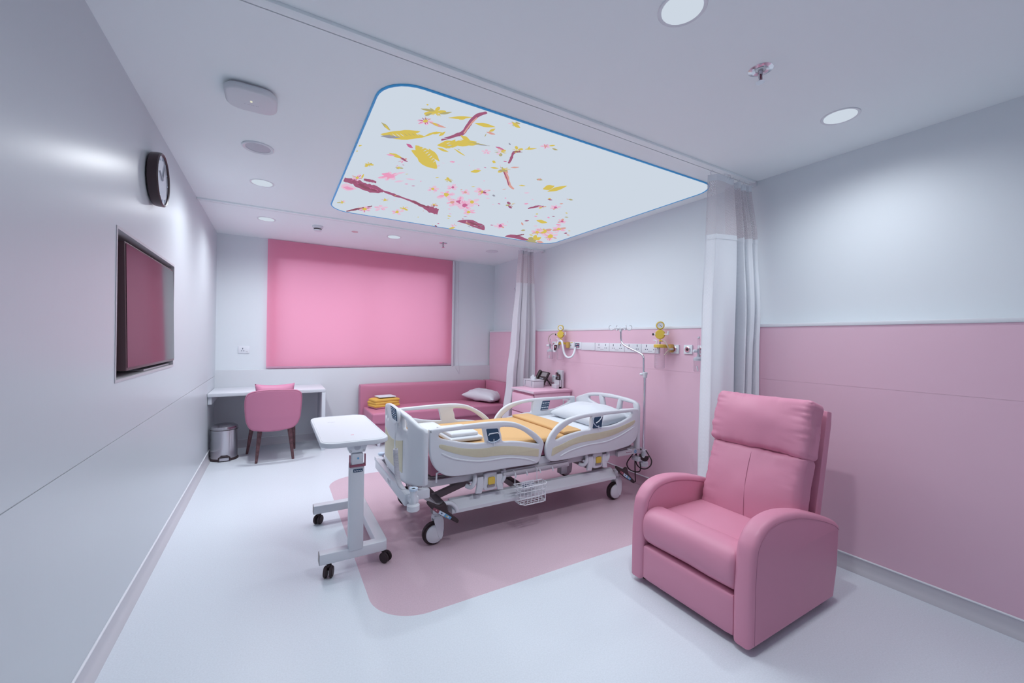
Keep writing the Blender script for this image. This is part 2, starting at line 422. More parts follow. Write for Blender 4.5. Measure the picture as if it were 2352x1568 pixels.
# window in the opening
win = thing('window_1', None, None, ((wx0+wx1)/2, YU+.12, wz0)); win['kind'] = 'structure'
b = MB()
for lo, hi in (((wx0, YU+.10, wz0), (wx1, YU+.15, wz0+.03)), ((wx0, YU+.10, wz1-.03), (wx1, YU+.15, wz1)), ((wx0, YU+.10, wz0), (wx0+.03, YU+.15, wz1)), ((wx1-.03, YU+.10, wz0), (wx1, YU+.15, wz1)), ((1.175, YU+.10, wz0), (1.205, YU+.15, wz1))):
    b.box(lo, hi, M_GREYM)
b.build('window_frame', win)
b = MB(); b.box((wx0+.03, YU+.122, wz0+.03), (wx1-.03, YU+.128, wz1-.03), M_PANE); b.build('glass_pane', win)
# skirtings: coved vinyl with a bright capping strip
def skirting(name, p0, p1, nrm, zt=.098, parts=None):
    p0, p1, nrm = Vector(p0), Vector(p1), Vector(nrm)
    b = MB(); prof = [(.0, zt), (.006, zt), (.007, .05), (.012, .025), (.030, .004), (.030, 0), (0, 0)]
    n = len(prof)
    for t0_, t1_, m_ in (parts or ((0, 1, M_SKIRT),)):
        bb = bmesh.new(); a_, e_ = p0.lerp(p1, t0_), p0.lerp(p1, t1_)
        A = [bb.verts.new(a_+nrm*d+Vector((0, 0, z))) for d, z in prof]; B = [bb.verts.new(e_+nrm*d+Vector((0, 0, z))) for d, z in prof]
        for i in range(n): bb.faces.new((A[i], A[(i+1) % n], B[(i+1) % n], B[i]))
        b._merge(bb, m_)
    q0, q1 = p0+nrm*.004+Vector((0, 0, zt+.004)), p1+nrm*.004+Vector((0, 0, zt+.004))
    b.tube([q0, q1], .0062, M_TRIM, 8)
    return b.build(name, kind='structure', angle=50)
skirting('baseboard_left', (XL, YF, 0), (XL, YB, 0), (1, 0, 0))
skirting('baseboard_right', (XR, YF, 0), (XR, YB, 0), (-1, 0, 0), .088, parts=((0, (2.022-YF)/(YB-YF), M_SKIRT), ((2.022-YF)/(YB-YF), (4.42-YF)/(YB-YF), M_PSKIRT), ((4.42-YF)/(YB-YF), 1, M_SKIRT)))
skirting('baseboard_back', (XL, YB, 0), (XR, YB, 0), (0, -1, 0))

# ------------------------------------------------------------------ roller blind
bl = thing('roller_blind', 'pink translucent roller blind glowing with daylight in the back wall', 'blind', (1.18, YU-.03, 1.0))
b = MB()
bx0, bx1, bz0, bz1 = -.105, 2.468, 1.0, 2.692
bb = bmesh.new(); g = [[bb.verts.new((bx0+(bx1-bx0)*i/20, YU-.035+.004*math.sin(i*1.3)*math.sin(j*.8), bz0+.02+(bz1-bz0-.02)*j/12)) for j in range(13)] for i in range(21)]
for i in range(20):
    for j in range(12): bb.faces.new((g[i][j], g[i+1][j], g[i+1][j+1], g[i][j+1]))
b._merge(bb, M_BLIND); b.build('blind_fabric', bl)
obj_box('bottom_bar', (bx0, YU-.045, bz0-.002), (bx1, YU-.025, bz0+.024), mat('blind_bar', (.56, .30, .42), .5), bl, .004, label='mauve bottom bar')
obj_box('side_channel', (bx1+.004, YU-.05, bz0-.02), (bx1+.032, YU-.001, bz1), M_TRIM, bl, .003, label='white side channel')
b = MB(); ch = [(bx1+.055, YU-.03, 2.68), (bx1+.05, YU-.03, 1.9), (bx1+.045, YU-.03, 1.2), (bx1+.06, YU-.035, 1.0), (bx1+.11, YU-.06, .90), (bx1+.135, YU-.06, .86), (bx1+.14, YU-.05, .93), (bx1+.12, YU-.03, 1.2), (bx1+.115, YU-.03, 2.0), (bx1+.11, YU-.03, 2.68)]
b.tube(catmull(ch, 6, False), .0022, M_LGREYP, 6); b.build('bead_chain', bl)

# ------------------------------------------------------------------ ceiling
pn = thing('ceiling_light_panel', 'large rounded ceiling light panel printed with cherry blossom', 'light panel', (1.78, 3.22, 2.69))
px0, px1, py0, py1 = .448, 3.115, 2.035, 4.425
b = MB(); b.plate(roundrect(px0, py0, px1, py1, .19, 8), [], .006, .0005, M_PANEL, XY(2.698)); b.build('diffuser', pn)
b = MB(); b.tube([(x, y, 2.697) for x, y in roundrect(px0-.004, py0-.004, px1+.004, py1+.004, .194, 8)], .0065, M_FRINGE, 6, True); b.build('edge_fringe', pn, label='thin blue lens fringe drawn along the panel edge')  # blue colour fringe of the lens, added as a thin tube round the panel
pr_ = MB(); PZ = [2.6945]
def q6(x, y): return (740+x/2.6133, 180+y/2.6133)
def shape(pts, key, sm=2):
    """a printed blot on the panel, points in zoomed photo pixels"""
    PZ[0] -= .000005
    w = [P(*q6(x, y), 2, 2.6945) for x, y in pts]
    w = catmull([(p.x, p.y, 0) for p in w], sm) if sm > 1 else w
    bb = bmesh.new(); vs = [bb.verts.new((min(max(p.x, px0+.012), px1-.012), min(max(p.y, py0+.012), py1-.012), PZ[0])) for p in w]
    f = bb.faces.new(vs); bmesh.ops.triangulate(bb, faces=[f]); pr_._merge(bb, PR[key])
def blossom(x, y, s, keys=('pink', 'pale', 'rose'), cen='yellow', n=5, sq=.55, rot=None, lng=1.0):
    a0 = random.uniform(0, 6.28) if rot is None else rot
    for k in range(n):
        a = a0+2*PI*k/n+random.uniform(-.2, .2); L = s*random.uniform(.75, 1.15)*lng; w = random.uniform(.75, 1.1)
        def put(pts, key): shape([(x+px*math.cos(a)-py*math.sin(a), y+(px*math.sin(a)+py*math.cos(a))*sq) for px, py in pts], key)
        kk = random.choice(keys)
        if kk in ('pink', 'pale', 'rose') or random.random() < .4:
            put([(L*.1, 0), (L*.5, -L*.30*w), (L*.92, -L*.2*w), (L, 0), (L*.88, L*.2*w), (L*.45, L*.27*w)], 'pale' if kk in ('pink', 'rose', 'pale') else kk)
        for q in range(4):                      # fine veins and streaks
            o = random.uniform(-.26, .26)*w; l0, l1 = random.uniform(.02, .35), random.uniform(.6, 1.08); hw = random.uniform(.025, .06)
            put([(L*l0, L*o*l0), (L*(l0+l1)*.5, L*(o*.8-hw)), (L*l1, L*o*l1), (L*(l0+l1)*.5, L*(o*.8+hw))], kk if q else random.choice(keys))
    if cen: shape([(x+s*.28*math.cos(t)*random.uniform(.7, 1.2), y+s*.2*math.sin(t)*random.uniform(.7, 1.2)) for t in [i*PI/4 for i in range(8)]], cen)
def leaf(x0, y0, x1, y1, w, key='yellow', j=.12):
    d = Vector((x1-x0, y1-y0)); L = d.length; d /= L; nn = Vector((-d.y, d.x)); pts = []
    for t, k in ((0, 0), (.2, .55), (.45, 1), (.7, .8), (.88, .4), (1, 0)):
        pts.append((x0+d.x*L*t+nn.x*w*k, y0+d.y*L*t+nn.y*w*k))
    for t, k in ((.85, .35), (.65, .7), (.4, .9), (.2, .5)):
        k *= random.uniform(1-j*2, 1+j); pts.append((x0+d.x*L*t-nn.x*w*k, y0+d.y*L*t-nn.y*w*k))
    shape(pts, key)
def branch(pts, ws, key='mauve', rag=.25):
    L, R = [], []; p = [Vector(a) for a in pts]
    cc = catmull([(a.x, a.y, 0) for a in p], 5, False); n = len(cc)
    for i, a in enumerate(cc):
        t = (cc[min(i+1, n-1)]-cc[max(i-1, 0)]).normalized(); nn = Vector((-t.y, t.x)); f = i/(n-1)*(len(ws)-1); k = int(min(f, len(ws)-2)); w = ws[k]+(ws[k+1]-ws[k])*(f-k)
        L.append((a.x+nn.x*w*random.uniform(1-rag, 1+rag), a.y+nn.y*w*random.uniform(1-rag, 1+rag))); R.append((a.x-nn.x*w*random.uniform(1-rag, 1+rag), a.y-nn.y*w*random.uniform(1-rag, 1+rag)))
    for i in range(n-1):
        shape([L[i], L[i+1], R[i+1], R[i]], key, 1)
# branches
branch([(990, 203), (920, 230), (885, 270), (845, 325), (790, 345), (715, 370)], [8, 12, 13, 12, 9, 5], 'mauve')
branch([(930, 235), (890, 275), (850, 330)], [4, 5, 4], 'salmon')
branch([(1190, 438), (1150, 445), (1135, 480), (1118, 510)], [4, 7, 8, 5], 'mauve'); branch([(1095, 550), (1112, 600), (1125, 640), (1150, 664)], [14, 10, 9, 4], 'salmon'); branch([(1085, 548), (1108, 600), (1120, 640)], [4, 3, 3], 'mauve')
branch([(122, 605), (180, 615), (230, 640), (290, 660), (365, 675)], [10, 16, 24, 26, 8], 'mauve')
branch([(215, 628), (260, 655), (330, 672)], [6, 9, 5], 'bark'); branch([(365, 675), (430, 698), (500, 722), (560, 745), (610, 770)], [4, 8, 4, 9, 6], 'mauve')
branch([(610, 770), (650, 785), (695, 800)], [8, 20, 16], 'mauve'); branch([(540, 735), (590, 757), (640, 775)], [4, 5, 4], 'bark')
branch([(145, 797), (200, 785), (250, 777), (300, 765)], [3, 6, 5, 3], 'bark'); branch([(250, 605), (285, 612), (325, 622)], [6, 9, 5], 'mauve')
shape([(808, 857), (850, 848), (905, 850), (935, 866), (972, 880), (974, 910), (950, 905), (920, 895), (890, 885), (862, 872)], 'mauve'); shape([(880, 860), (930, 872), (960, 890), (920, 885)], 'bark')
shape([(1095, 950), (1130, 936), (1180, 942), (1210, 955), (1250, 973), (1200, 970), (1150, 957)], 'mauve')
branch([(1160, 945), (1185, 940), (1212, 935)], [3, 4, 3], 'bark'); branch([(1235, 780), (1290, 768), (1330, 768)], [3, 6, 4], 'mauve')
# leaves and yellow blossom
leaf(620, 350, 350, 335, 30); leaf(590, 318, 385, 345, 22); leaf(350, 345, 470, 352, 10, 'grey'); leaf(355, 262, 410, 310, 9, 'olive'); leaf(372, 275, 405, 312, 6, 'yellow')
leaf(560, 400, 690, 540, 52); leaf(535, 430, 640, 480, 26); leaf(640, 420, 705, 497, 16); leaf(605, 350, 690, 318, 6, 'yellow')
leaf(915, 268, 1040, 290, 12); leaf(1000, 318, 1040, 300, 9); leaf(985, 320, 1040, 335, 7, 'salmon'); leaf(975, 350, 985, 330, 3, 'olive')
for ln in ((690, 400, 840, 385, 26), (740, 420, 800, 365, 18), (770, 390, 930, 380, 22), (830, 340, 900, 385, 14), (700, 345, 740, 318, 9), (690, 415, 760, 440, 8), (790, 420, 860, 465, 5), (870, 400, 945, 388, 8), (640, 330, 720, 322, 8), (755, 235, 900, 232, 9), (820, 245, 870, 232, 8)): leaf(*ln)
for k in range(9): t = k/9; leaf(572+t*105, 405+t*120-8, 600+t*92, 402+t*112-14, 2.2, 'white')
for k in range(8): t = k/8; leaf(395+t*190, 330-t*2, 425+t*180, 352-t*12, 2.0, random.choice(('white', 'olive')))
for k in range(10): leaf((x := random.uniform(690, 900)), (y := random.uniform(350, 430)), x+random.uniform(15, 45), y+random.uniform(-8, 10), 2.0, random.choice(('white', 'white', 'olive')))
for k in range(14): leaf((x := random.uniform(170, 340)), (y := 612+(x-170)*.35), x+random.uniform(12, 30), y+random.uniform(2, 14), 1.8, random.choice(('bark', 'rose')))
for k in range(10): leaf((x := random.uniform(870, 950)), (y := random.uniform(862, 890)), x+random.uniform(10, 25), y+random.uniform(2, 9), 1.6, random.choice(('bark', 'rose', 'grey')))
leaf(870, 378, 1010, 405, 3, 'olive'); leaf(910, 395, 1010, 403, 2, 'grey')
blossom(680, 200, 62, ('yellow', 'olive', 'yellow'), 'yellow', 6, .6); leaf(625, 155, 640, 157, 5); leaf(590, 180, 680, 195, 8, 'olive'); leaf(700, 212, 780, 200, 8, 'olive'); leaf(615, 225, 660, 205, 7, 'olive')
blossom(620, 255, 50, ('rose', 'mauve', 'pink', 'salmon'), 'yellow', 6, .5); leaf(640, 260, 745, 295, 9, 'salmon'); leaf(660, 262, 700, 285, 6, 'yellow')
blossom(1155, 270, 42, ('pale', 'olive'), None, 5, .5); leaf(1140, 262, 1190, 295, 12); leaf(1160, 258, 1190, 272, 7, 'olive')
leaf(505, 390, 545, 415, 10, 'rose'); leaf(400, 445, 490, 480, 10, 'yellow'); leaf(385, 455, 440, 462, 5, 'pink'); blossom(485, 490, 38, ('rose', 'pink', 'salmon', 'mauve'), None, 5, .5); leaf(465, 470, 515, 500, 6, 'mauve')
blossom(280, 515, 28, ('yellow', 'olive'), 'yellow', 6, .6); blossom(460, 535, 26, ('yellow', 'olive'), 'yellow', 6, .4)
leaf(205, 405, 240, 398, 5); leaf(190, 432, 215, 434, 6)
blossom(400, 585, 58, ('pink', 'pale', 'pink'), 'salmon', 6, .55); leaf(355, 570, 440, 590, 14, 'pink'); leaf(440, 570, 500, 560, 6, 'pale'); leaf(500, 600, 560, 606, 5, 'pale'); leaf(430, 620, 490, 612, 6, 'pale')
blossom(210, 595, 40, ('salmon', 'pink', 'rose'), 'yellow', 5, .5); leaf(235, 600, 250, 570, 6)
leaf(100, 640, 205, 660, 22, 'pale'); leaf(125, 650, 190, 662, 10, 'pink')
blossom(120, 742, 30, ('yellow', 'olive', 'pink'), 'yellow', 5, .4); blossom(378, 727, 28, ('yellow', 'salmon'), 'yellow', 5, .4); blossom(255, 782, 46, ('rose', 'salmon', 'pink'), 'yellow', 6, .5)
blossom(350, 775, 45, ('pink', 'pale'), None, 5, .45); blossom(450, 800, 40, ('pink', 'pale'), 'yellow', 5, .45); blossom(490, 778, 30, ('pale', 'yellow'), 'yellow', 5, .5)
blossom(670, 755, 24, ('salmon', 'yellow', 'mauve'), 'yellow', 5, .6); blossom(762, 607, 28, ('yellow', 'olive'), 'yellow', 6, .55); leaf(765, 497, 798, 498, 6, 'pink')
for x, y, s in ((665, 660, 36), (745, 695, 60), (820, 740, 70), (855, 760, 55), (955, 677, 52), (900, 740, 50), (785, 650, 34), (860, 680, 36), (780, 740, 44), (880, 800, 40)): blossom(x, y, s, ('pink', 'pale', 'pale', 'pink'), random.choice(('yellow', 'rose', 'salmon')), 5, .5)
blossom(960, 677, 26, ('rose', 'mauve'), 'yellow', 5, .5); blossom(985, 437, 30, ('pale', 'pink'), None, 5, .5)
leaf(1040, 405, 1095, 425, 7, 'rose'); leaf(1050, 412, 1090, 430, 5, 'salmon'); blossom(1070, 440, 36, ('yellow', 'pale', 'olive'), None, 6, .6); blossom(1170, 425, 36, ('yellow', 'yellow', 'salmon'), None, 5, .6); leaf(1140, 432, 1205, 438, 4, 'bark'); leaf(1120, 382, 1132, 395, 5, 'grey')
blossom(1340, 402, 34, ('salmon', 'pink', 'rose'), 'salmon', 5, .55); leaf(1235, 425, 1245, 402, 6); leaf(1380, 415, 1415, 425, 6, 'olive'); leaf(1215, 420, 1290, 415, 5, 'yellow'); leaf(1360, 400, 1400, 395, 5, 'yellow')
leaf(1020, 490, 1042, 500, 9); leaf(890, 556, 955, 548, 10); blossom(1090, 543, 48, ('yellow', 'yellow', 'olive', 'salmon'), 'yellow', 6, .45); leaf(1010, 530, 1060, 535, 5); leaf(1130, 530, 1185, 528, 5, 'salmon'); leaf(1055, 548, 1115, 548, 8, 'olive')
leaf(1325, 660, 1395, 640, 16); leaf(1350, 675, 1470, 640, 12); leaf(1285, 600, 1325, 605, 6, 'olive'); leaf(1290, 608, 1315, 595, 5, 'salmon'); leaf(1180, 637, 1222, 640, 4); leaf(1210, 683, 1245, 682, 4, 'pale')
blossom(1130, 755, 34, ('yellow', 'olive', 'mauve'), None, 4, .55); leaf(1115, 760, 1140, 775, 7, 'mauve'); blossom(1320, 768, 30, ('yellow', 'salmon', 'olive'), None, 5, .35)
leaf(1020, 695, 1040, 702, 6, 'grey'); leaf(675, 878, 690, 886, 5, 'bark'); leaf(760, 898, 800, 890, 6); leaf(780, 875, 790, 898, 5, 'yellow'); blossom(790, 877, 24, ('salmon', 'pink'), None, 4, .5); leaf(750, 820, 775, 824, 4, 'yellow'); leaf(1195, 860, 1208, 878, 6, 'salmon')
leaf(1285, 848, 1352, 862, 11); leaf(1290, 852, 1345, 856, 6)
for _ in range(26): leaf((x := random.uniform(1180, 1480)), (y := random.uniform(715, 935)), x+random.uniform(12, 34), y+random.uniform(-5, 6), random.uniform(2, 5), random.choice(('yellow', 'salmon', 'pink', 'olive', 'pale', 'mauve')))
for x, y, s in ((1330, 915, 66), (1370, 945, 60), (1420, 900, 44), (1290, 920, 44), (1440, 855, 34), (1070, 880, 40), (1400, 770, 34)): blossom(x, y, s, ('pink', 'pale', 'salmon'), random.choice(('yellow', 'rose')), 6, .45)
leaf(1235, 955, 1285, 970, 16, 'olive'); leaf(1270, 965, 1285, 935, 14, 'yellow'); leaf(1280, 965, 1315, 950, 10, 'yellow'); leaf(1285, 975, 1330, 980, 8, 'salmon'); leaf(1220, 968, 1290, 980, 10, 'olive')
for _ in range(60): leaf((x := random.uniform(420, 1120)), (y := random.uniform(480, 880)), x+random.uniform(6, 26), y+random.uniform(-4, 5), random.uniform(1.5, 3.5), random.choice(('pale', 'pale', 'pink', 'yellow', 'salmon', 'rose')))
pr_.build('printed_blossom', pn, label='printed pink and yellow cherry blossom')

def downlight(px, py, label, lit=True):
    c = P(px, py, 2, 2.70)
    t = thing('recessed_downlight', label, 'downlight', (c.x, c.y, 2.68), 'round downlights in the ceiling')
    b = MB(); b.lathe([(.074, .0), (.088, -.003), (.090, -.001), (.090, .002), (.074, .012)], (c.x, c.y, 2.699), M_TRIM, seg=32); b.build('trim_ring', t)
    b = MB(); b.lathe([(0, 0), (.075, 0), (.075, .004), (0, .004)], (c.x, c.y, 2.696), M_LAMP if lit else M_PLATE, seg=32); b.build('lamp_face', t)
    return c
lamps = [downlight(1567, 20, 'bright round downlight cut by the top edge, nearest the viewer'),
         downlight(1930, 267, 'bright round downlight above the recliner near the right wall'),
         downlight(602, 420, 'bright round downlight in front of the far curtain track, near the left wall'),
         downlight(612, 503, 'bright round downlight behind the far curtain track above the desk'),
         downlight(905, 544, 'bright round downlight behind the far curtain track above the blind middle')]
downlight(1130, 577, 'unlit round downlight near the far curtain, above the sofa', False)

def tracks(name_y, hy, label, yy):
    t = thing('curtain_track', label, 'curtain track', ((XL+XU)/2, yy, 2.68), 'ceiling curtain tracks')
    b = MB()
    b.box((XL+.002, yy-.028, 2.686), (XU-.006, yy+.018, 2.70), M_TRACK, .001); b.box((XL+.002, yy+.024, 2.686), (XU-.006, yy+.030, 2.70), M_TRACK)
    b.build('rail', t)
    b = MB(); b.box((XL+.002, yy+.018, 2.692), (XU-.006, yy+.024, 2.70), M_DARKM); b.build('glide_slot', t, label='dark glide slot')
    b = MB(); b.box((XU-.02, yy-.03, 2.664), (XU-.002, yy+.032, 2.70), M_TRIM, .002); b.build('end_cap', t)
    return t
tracks(0, 0, 'white ceiling curtain track running between viewer and blossom panel', 1.832)
tracks(0, 0, 'white ceiling curtain track running between blossom panel and window', 4.762)

# wireless access point
c = P(578, 224, 2, 2.68)
ap = thing('wireless_access_point', 'white rounded square wireless access point on ceiling above the clock', 'access point', (c.x, c.y, 2.66))
b = MB(); b.plate(roundrect(c.x-.118, c.y-.118, c.x+.118, c.y+.118, .07), [], .034, .014, M_PLASTIC, XY(2.672)); b.build('housing', ap)
b = MB(); b.plate(roundrect(c.x-.10, c.y-.10, c.x+.10, c.y+.10, .05), [], .014, .001, M_GREYM, XY(2.693)); b.build('mounting_plate', ap)
b = MB(); b.box((c.x-.006, c.y-.014, 2.6545), (c.x+.004, c.y+.004, 2.6555), emis('status_glow', S(225, 225, 200))); b.build('status_light', ap)
b = MB()
for x in (-.035, -.02, -.012, -.004, .004, .018, .026): b.box((c.x+x, c.y+.03, 2.6545), (c.x+x+.006, c.y+.034, 2.6555), M_GREYP)
b.build('lettering', ap)
c = P(593, 338, 2, 2.70)
sp = thing('ceiling_speaker', 'round white ceiling speaker behind the access point, grey mesh grille', 'speaker', (c.x, c.y, 2.69))
b = MB(); b.lathe([(.074, .0), (.088, -.006), (.094, -.002), (.094, .006)], (c.x, c.y, 2.694), M_TRIM, seg=40); b.build('rim', sp)
b = MB(); b.lathe([(0, -.001), (.075, .001), (.075, .005)], (c.x, c.y, 2.694), M_GREYP, seg=40); b.build('grille', sp)
c = P(730, 519, 2, 2.70)
sd = thing('smoke_detector', 'small white smoke detector on ceiling above the blind', 'smoke detector', (c.x, c.y, 2.63))
b = MB(); b.lathe([(.058, 0), (.058, -.018), (.046, -.024)], (c.x, c.y, 2.70), M_TRIM, seg=28); b.build('base', sd)
b = MB(); b.lathe([(.046, -.02), (.046, -.030), (.040, -.032), (.040, -.042), (.046, -.044), (.036, -.058), (0, -.062)], (c.x, c.y, 2.70), M_TRIM, seg=28); b.build('head', sd)
b = MB(); b.lathe([(.0415, -.032), (.0415, -.042)], (c.x, c.y, 2.70), M_BLACK, seg=28); b.build('sensing_slot', sd)
for (x, y, lb) in ((1747, 160, 'metal fire sprinkler on ceiling between the two front downlights'), (1018, 558, 'small metal fire sprinkler on ceiling above the right end of blind')):
    c = P(x, y, 2, 2.70)
    t = thing('fire_sprinkler', lb, 'sprinkler', (c.x, c.y, 2.63), 'fire sprinklers on the ceiling')
    b = MB(); b.lathe([(.022, -.002), (.036, -.006), (.040, -.004), (.052, -.001), (.052, 0)], (c.x, c.y, 2.70), M_CHROME, seg=28); b.build('rosette', t)
    b = MB(); b.cyl((c.x, c.y, 2.70), (c.x, c.y, 2.675), .011, M_STEEL); b.tube([(c.x-.010, c.y, 2.676), (c.x-.012, c.y, 2.66), (c.x-.003, c.y, 2.645)], .003, M_STEEL, 6); b.tube([(c.x+.010, c.y, 2.676), (c.x+.012, c.y, 2.66), (c.x+.003, c.y, 2.645)], .003, M_STEEL, 6); b.build('frame', t)
    b = MB(); b.cyl((c.x, c.y, 2.676), (c.x, c.y, 2.648), .0032, M_REDPR, seg=8); b.build('glass_bulb', t, label='red glass bulb')
    b = MB(); b.lathe([(0, .004), (.016, .002), (.020, -.002), (.016, -.002), (0, 0)], (c.x, c.y, 2.643), M_CHROME, seg=18); b.build('deflector', t)
c = P(815, 532, 2, 2.70)
b = MB(); b.lathe([(0, -.003), (.036, -.003), (.038, 0)], (c.x, c.y, 2.70), mat('pale_red_disc', (.70, .46, .50), .4), seg=24); b.build('ceiling_disc', label='tiny flush reddish disc in ceiling beside the smoke detector', cat='ceiling disc')

# ------------------------------------------------------------------ television and clock on the left wall
tv = thing('television', 'wall recessed flat television with glossy screen reflecting pink blind', 'television', (-.66, 3.3, 1.24))
t0, t1 = Vector((-.654, 2.745, 0)), Vector((-.6455, 3.806, 0)); tz0, tz1 = 1.232, 1.887
dy = (t1-t0); L = dy.length; dy.normalize(); nx = Vector((dy.y, -dy.x, 0))     # facing into the room
def TVP(u, z, d): return t0+dy*u+nx*(d-(z-1.56)*.018)+Vector((0, 0, z))
b = MB(); b.plate(roundrect(0, tz0, L, tz1, .006, 3), [], .045, .004, M_TVEDGE, lambda x, y, z: TVP(x, y, -.024+z)); b.build('casing', tv)
b = MB()
b.plate([(.010, tz0+.016), (L-.010, tz0+.016), (L-.010, tz1-.010), (.010, tz1-.010)], [], .003, .0004, M_SCREEN, lambda x, y, z: TVP(x, y, -.0005+z)); b.build('screen', tv, angle=4)
b = MB(); q = t0+dy*L*.5+nx*-.04; b.box((q.x-.10, q.y-.16, 1.42), (q.x-.01, q.y+.16, 1.72), M_DARKM); b.build('wall_bracket', tv)
obj_box('cable_tray', (XL-.12, 3.15, nz0+.012), (XL-.02, 3.80, nz0+.020), M_LGREYP, tv, label='pale shelf strip under the screen')
ck = thing('wall_clock', 'round dark framed wall clock high on the left wall above television', 'clock', (-.62, 3.17, 2.19))
cc = Vector((-.595, 3.172, 2.344)); R = .156
b = MB(); b.lathe([(0, -.052), (R-.02, -.052), (R-.004, -.045), (R, -.02), (R, -.002), (R-.006, .004), (R-.013, .0), (R-.013, -.01)], cc, mat('clock_case', (.055, .034, .040), .3), axis=(1, 0, 0), seg=48); b.build('case', ck)
b = MB(); b.lathe([(0, -.006), (R-.012, -.006), (R-.012, -.012)], cc, M_CLOCKFACE, axis=(1, 0, 0), seg=48); b.build('dial', ck)
for n_, ang, ln, w in (('hour_hand', 62, .075, .006), ('minute_hand', -25, .115, .004)):
    a = math.radians(ang); b = MB(); p1 = cc+Vector((-.003, -math.sin(a)*ln, math.cos(a)*ln)); b.tube([cc+Vector((-.003, 0, 0)), p1], w, M_GREYP, 6, rad=[w, w*.5]); b.build(n_, ck)
for k in range(12):
    b = MB(); a = 2*PI*k/12; p = cc+Vector((-.005, math.sin(a)*.115, math.cos(a)*.115)); q = cc+Vector((-.005, math.sin(a)*.132, math.cos(a)*.132)); b.tube([p, q], .0022, M_LBLUE, 5); b.build('hour_mark', ck)

# ------------------------------------------------------------------ desk, chair, bin
dk = thing('desk', 'white desk fixed along the back wall left of the sofa', 'desk', (-.05, 5.86, 0))
obj_box('desktop', (XL+.003, 5.565, .732), (.548, YB-.003, .77), M_WHITE, dk, .003)
obj_box('side_panel', (.506, 5.567, 0), (.548, YB-.034, .731), M_WHITE, dk, .003)
obj_box('support_batten', (XL+.003, 5.60, .645), (-.612, YB-.01, .7315), M_WHITE, dk, .002)
ch = thing('upholstered_chair', 'pink upholstered chair with dark wooden legs tucked under desk', 'chair', (0, 5.5, 0))
b = MB()
ow = [(-.215, .385), (-.10, .362), (0, .358), (.10, .366), (.20, .39), (.255, .47), (.272, .60), (.278, .72), (.262, .785), (.20, .815), (.08, .826), (-.05, .828), (-.17, .818), (-.255, .782), (-.284, .70), (-.278, .55), (-.26, .45)]
def chb(x, y, z): return (x-.005, 5.235+z+.62*(abs(x)**2.2)*1.6+.10*max(0, .52-y), y)
b.plate(catmull([(a, c_, 0) for a, c_ in ow], 5), [], .055, .022, M_FABRICP, chb, cuts=[(0, [i*.05-.3 for i in range(13)]), (1, [.42, .5, .58, .66, .74])]); b.build('backrest', ch, angle=60)
b = MB(); ed = catmull([(a*.975, .605+(c_-.605)*.975, 0) for a, c_ in ow], 5); b.tube([chb(p.x, p.y, -.0245) for p in ed], .002, M_SEAM, 6, True); b.build('piping', ch)
b = MB(); b.soft((-.005, 5.56, .44), (.47, .50, .13), M_FABRICP, r=.05, puff=(0, 0, .015), n=8); b.build('seat', ch)
for (ax, ay, bx_, by_, yt, yb) in ((597, 988, 588, 1063, 5.36, 5.325), (665, 980, 673, 1052, 5.36, 5.345), (578, 985, 567, 1041, 5.73, 5.80), (674, 985, 676, 1027, 5.74, 5.82)):
    pt = P(ax, ay, 1, yt); pb = P(bx_, by_, 1, yb); pb.z = 0
    d = (pb-pt); top = pt-d*(.41-pt.z)/d.z*-1 if False else pt+d*((.41-pt.z)/d.z)
    b = MB(); b.cyl(top, pb, .026, M_WALNUT, r1=.0135, seg=14); b.build('leg', ch)
pillow('cushion', (0, 5.40, .685), (.40, .385, .15), M_CUSH, Matrix.Rotation(math.radians(82), 3, 'X'), nz=.012, nf=8, seed=4, label='pink throw cushion standing against the desk chair backrest', cat='cushion')

bn = thing('pedal_bin', 'brushed steel pedal bin standing beside left wall under desk', 'bin', (-.500, 5.70, 0))
bc = Vector((-.500, 5.70, 0))
b = MB(); b.lathe([(0, .02), (.128, .02), (.130, .022), (.131, .345), (.126, .35), (0, .35)], bc, M_STEEL, seg=40); b.build('body', bn)
b = MB(); b.lathe([(0, 0), (.138, 0), (.140, .012), (.132, .026), (0, .026)], bc, M_BLACK, seg=40); b.build('base', bn)
b = MB(); b.lathe([(.126, .345), (.134, .352), (.134, .362), (.128, .380), (.10, .398), (.05, .408), (0, .410)], bc, M_STEEL, seg=40); b.build('lid', bn)
b = MB(); b.lathe([(.1335, .344), (.1345, .349), (.1335, .353)], bc, M_BLACK, seg=40); b.build('lid_seal', bn)
pd = Vector((math.sin(.10), -math.cos(.10), 0)); sd_ = Vector((pd.y, -pd.x, 0))
b = MB(); pc = bc+pd*.145; b.tube([pc-sd_*.05+Vector((0, 0, .008)), pc-sd_*.05+Vector((0, 0, .045)), pc-sd_*.035+Vector((0, 0, .055)), pc+sd_*.035+Vector((0, 0, .055)), pc+sd_*.05+Vector((0, 0, .045)), pc+sd_*.05+Vector((0, 0, .008))], .009, M_BLACK, 8)
b.box(pc+Vector((-.045, -.012, .012)), pc+Vector((.045, .005, .045)), M_STEEL, .004); b.build('pedal', bn)

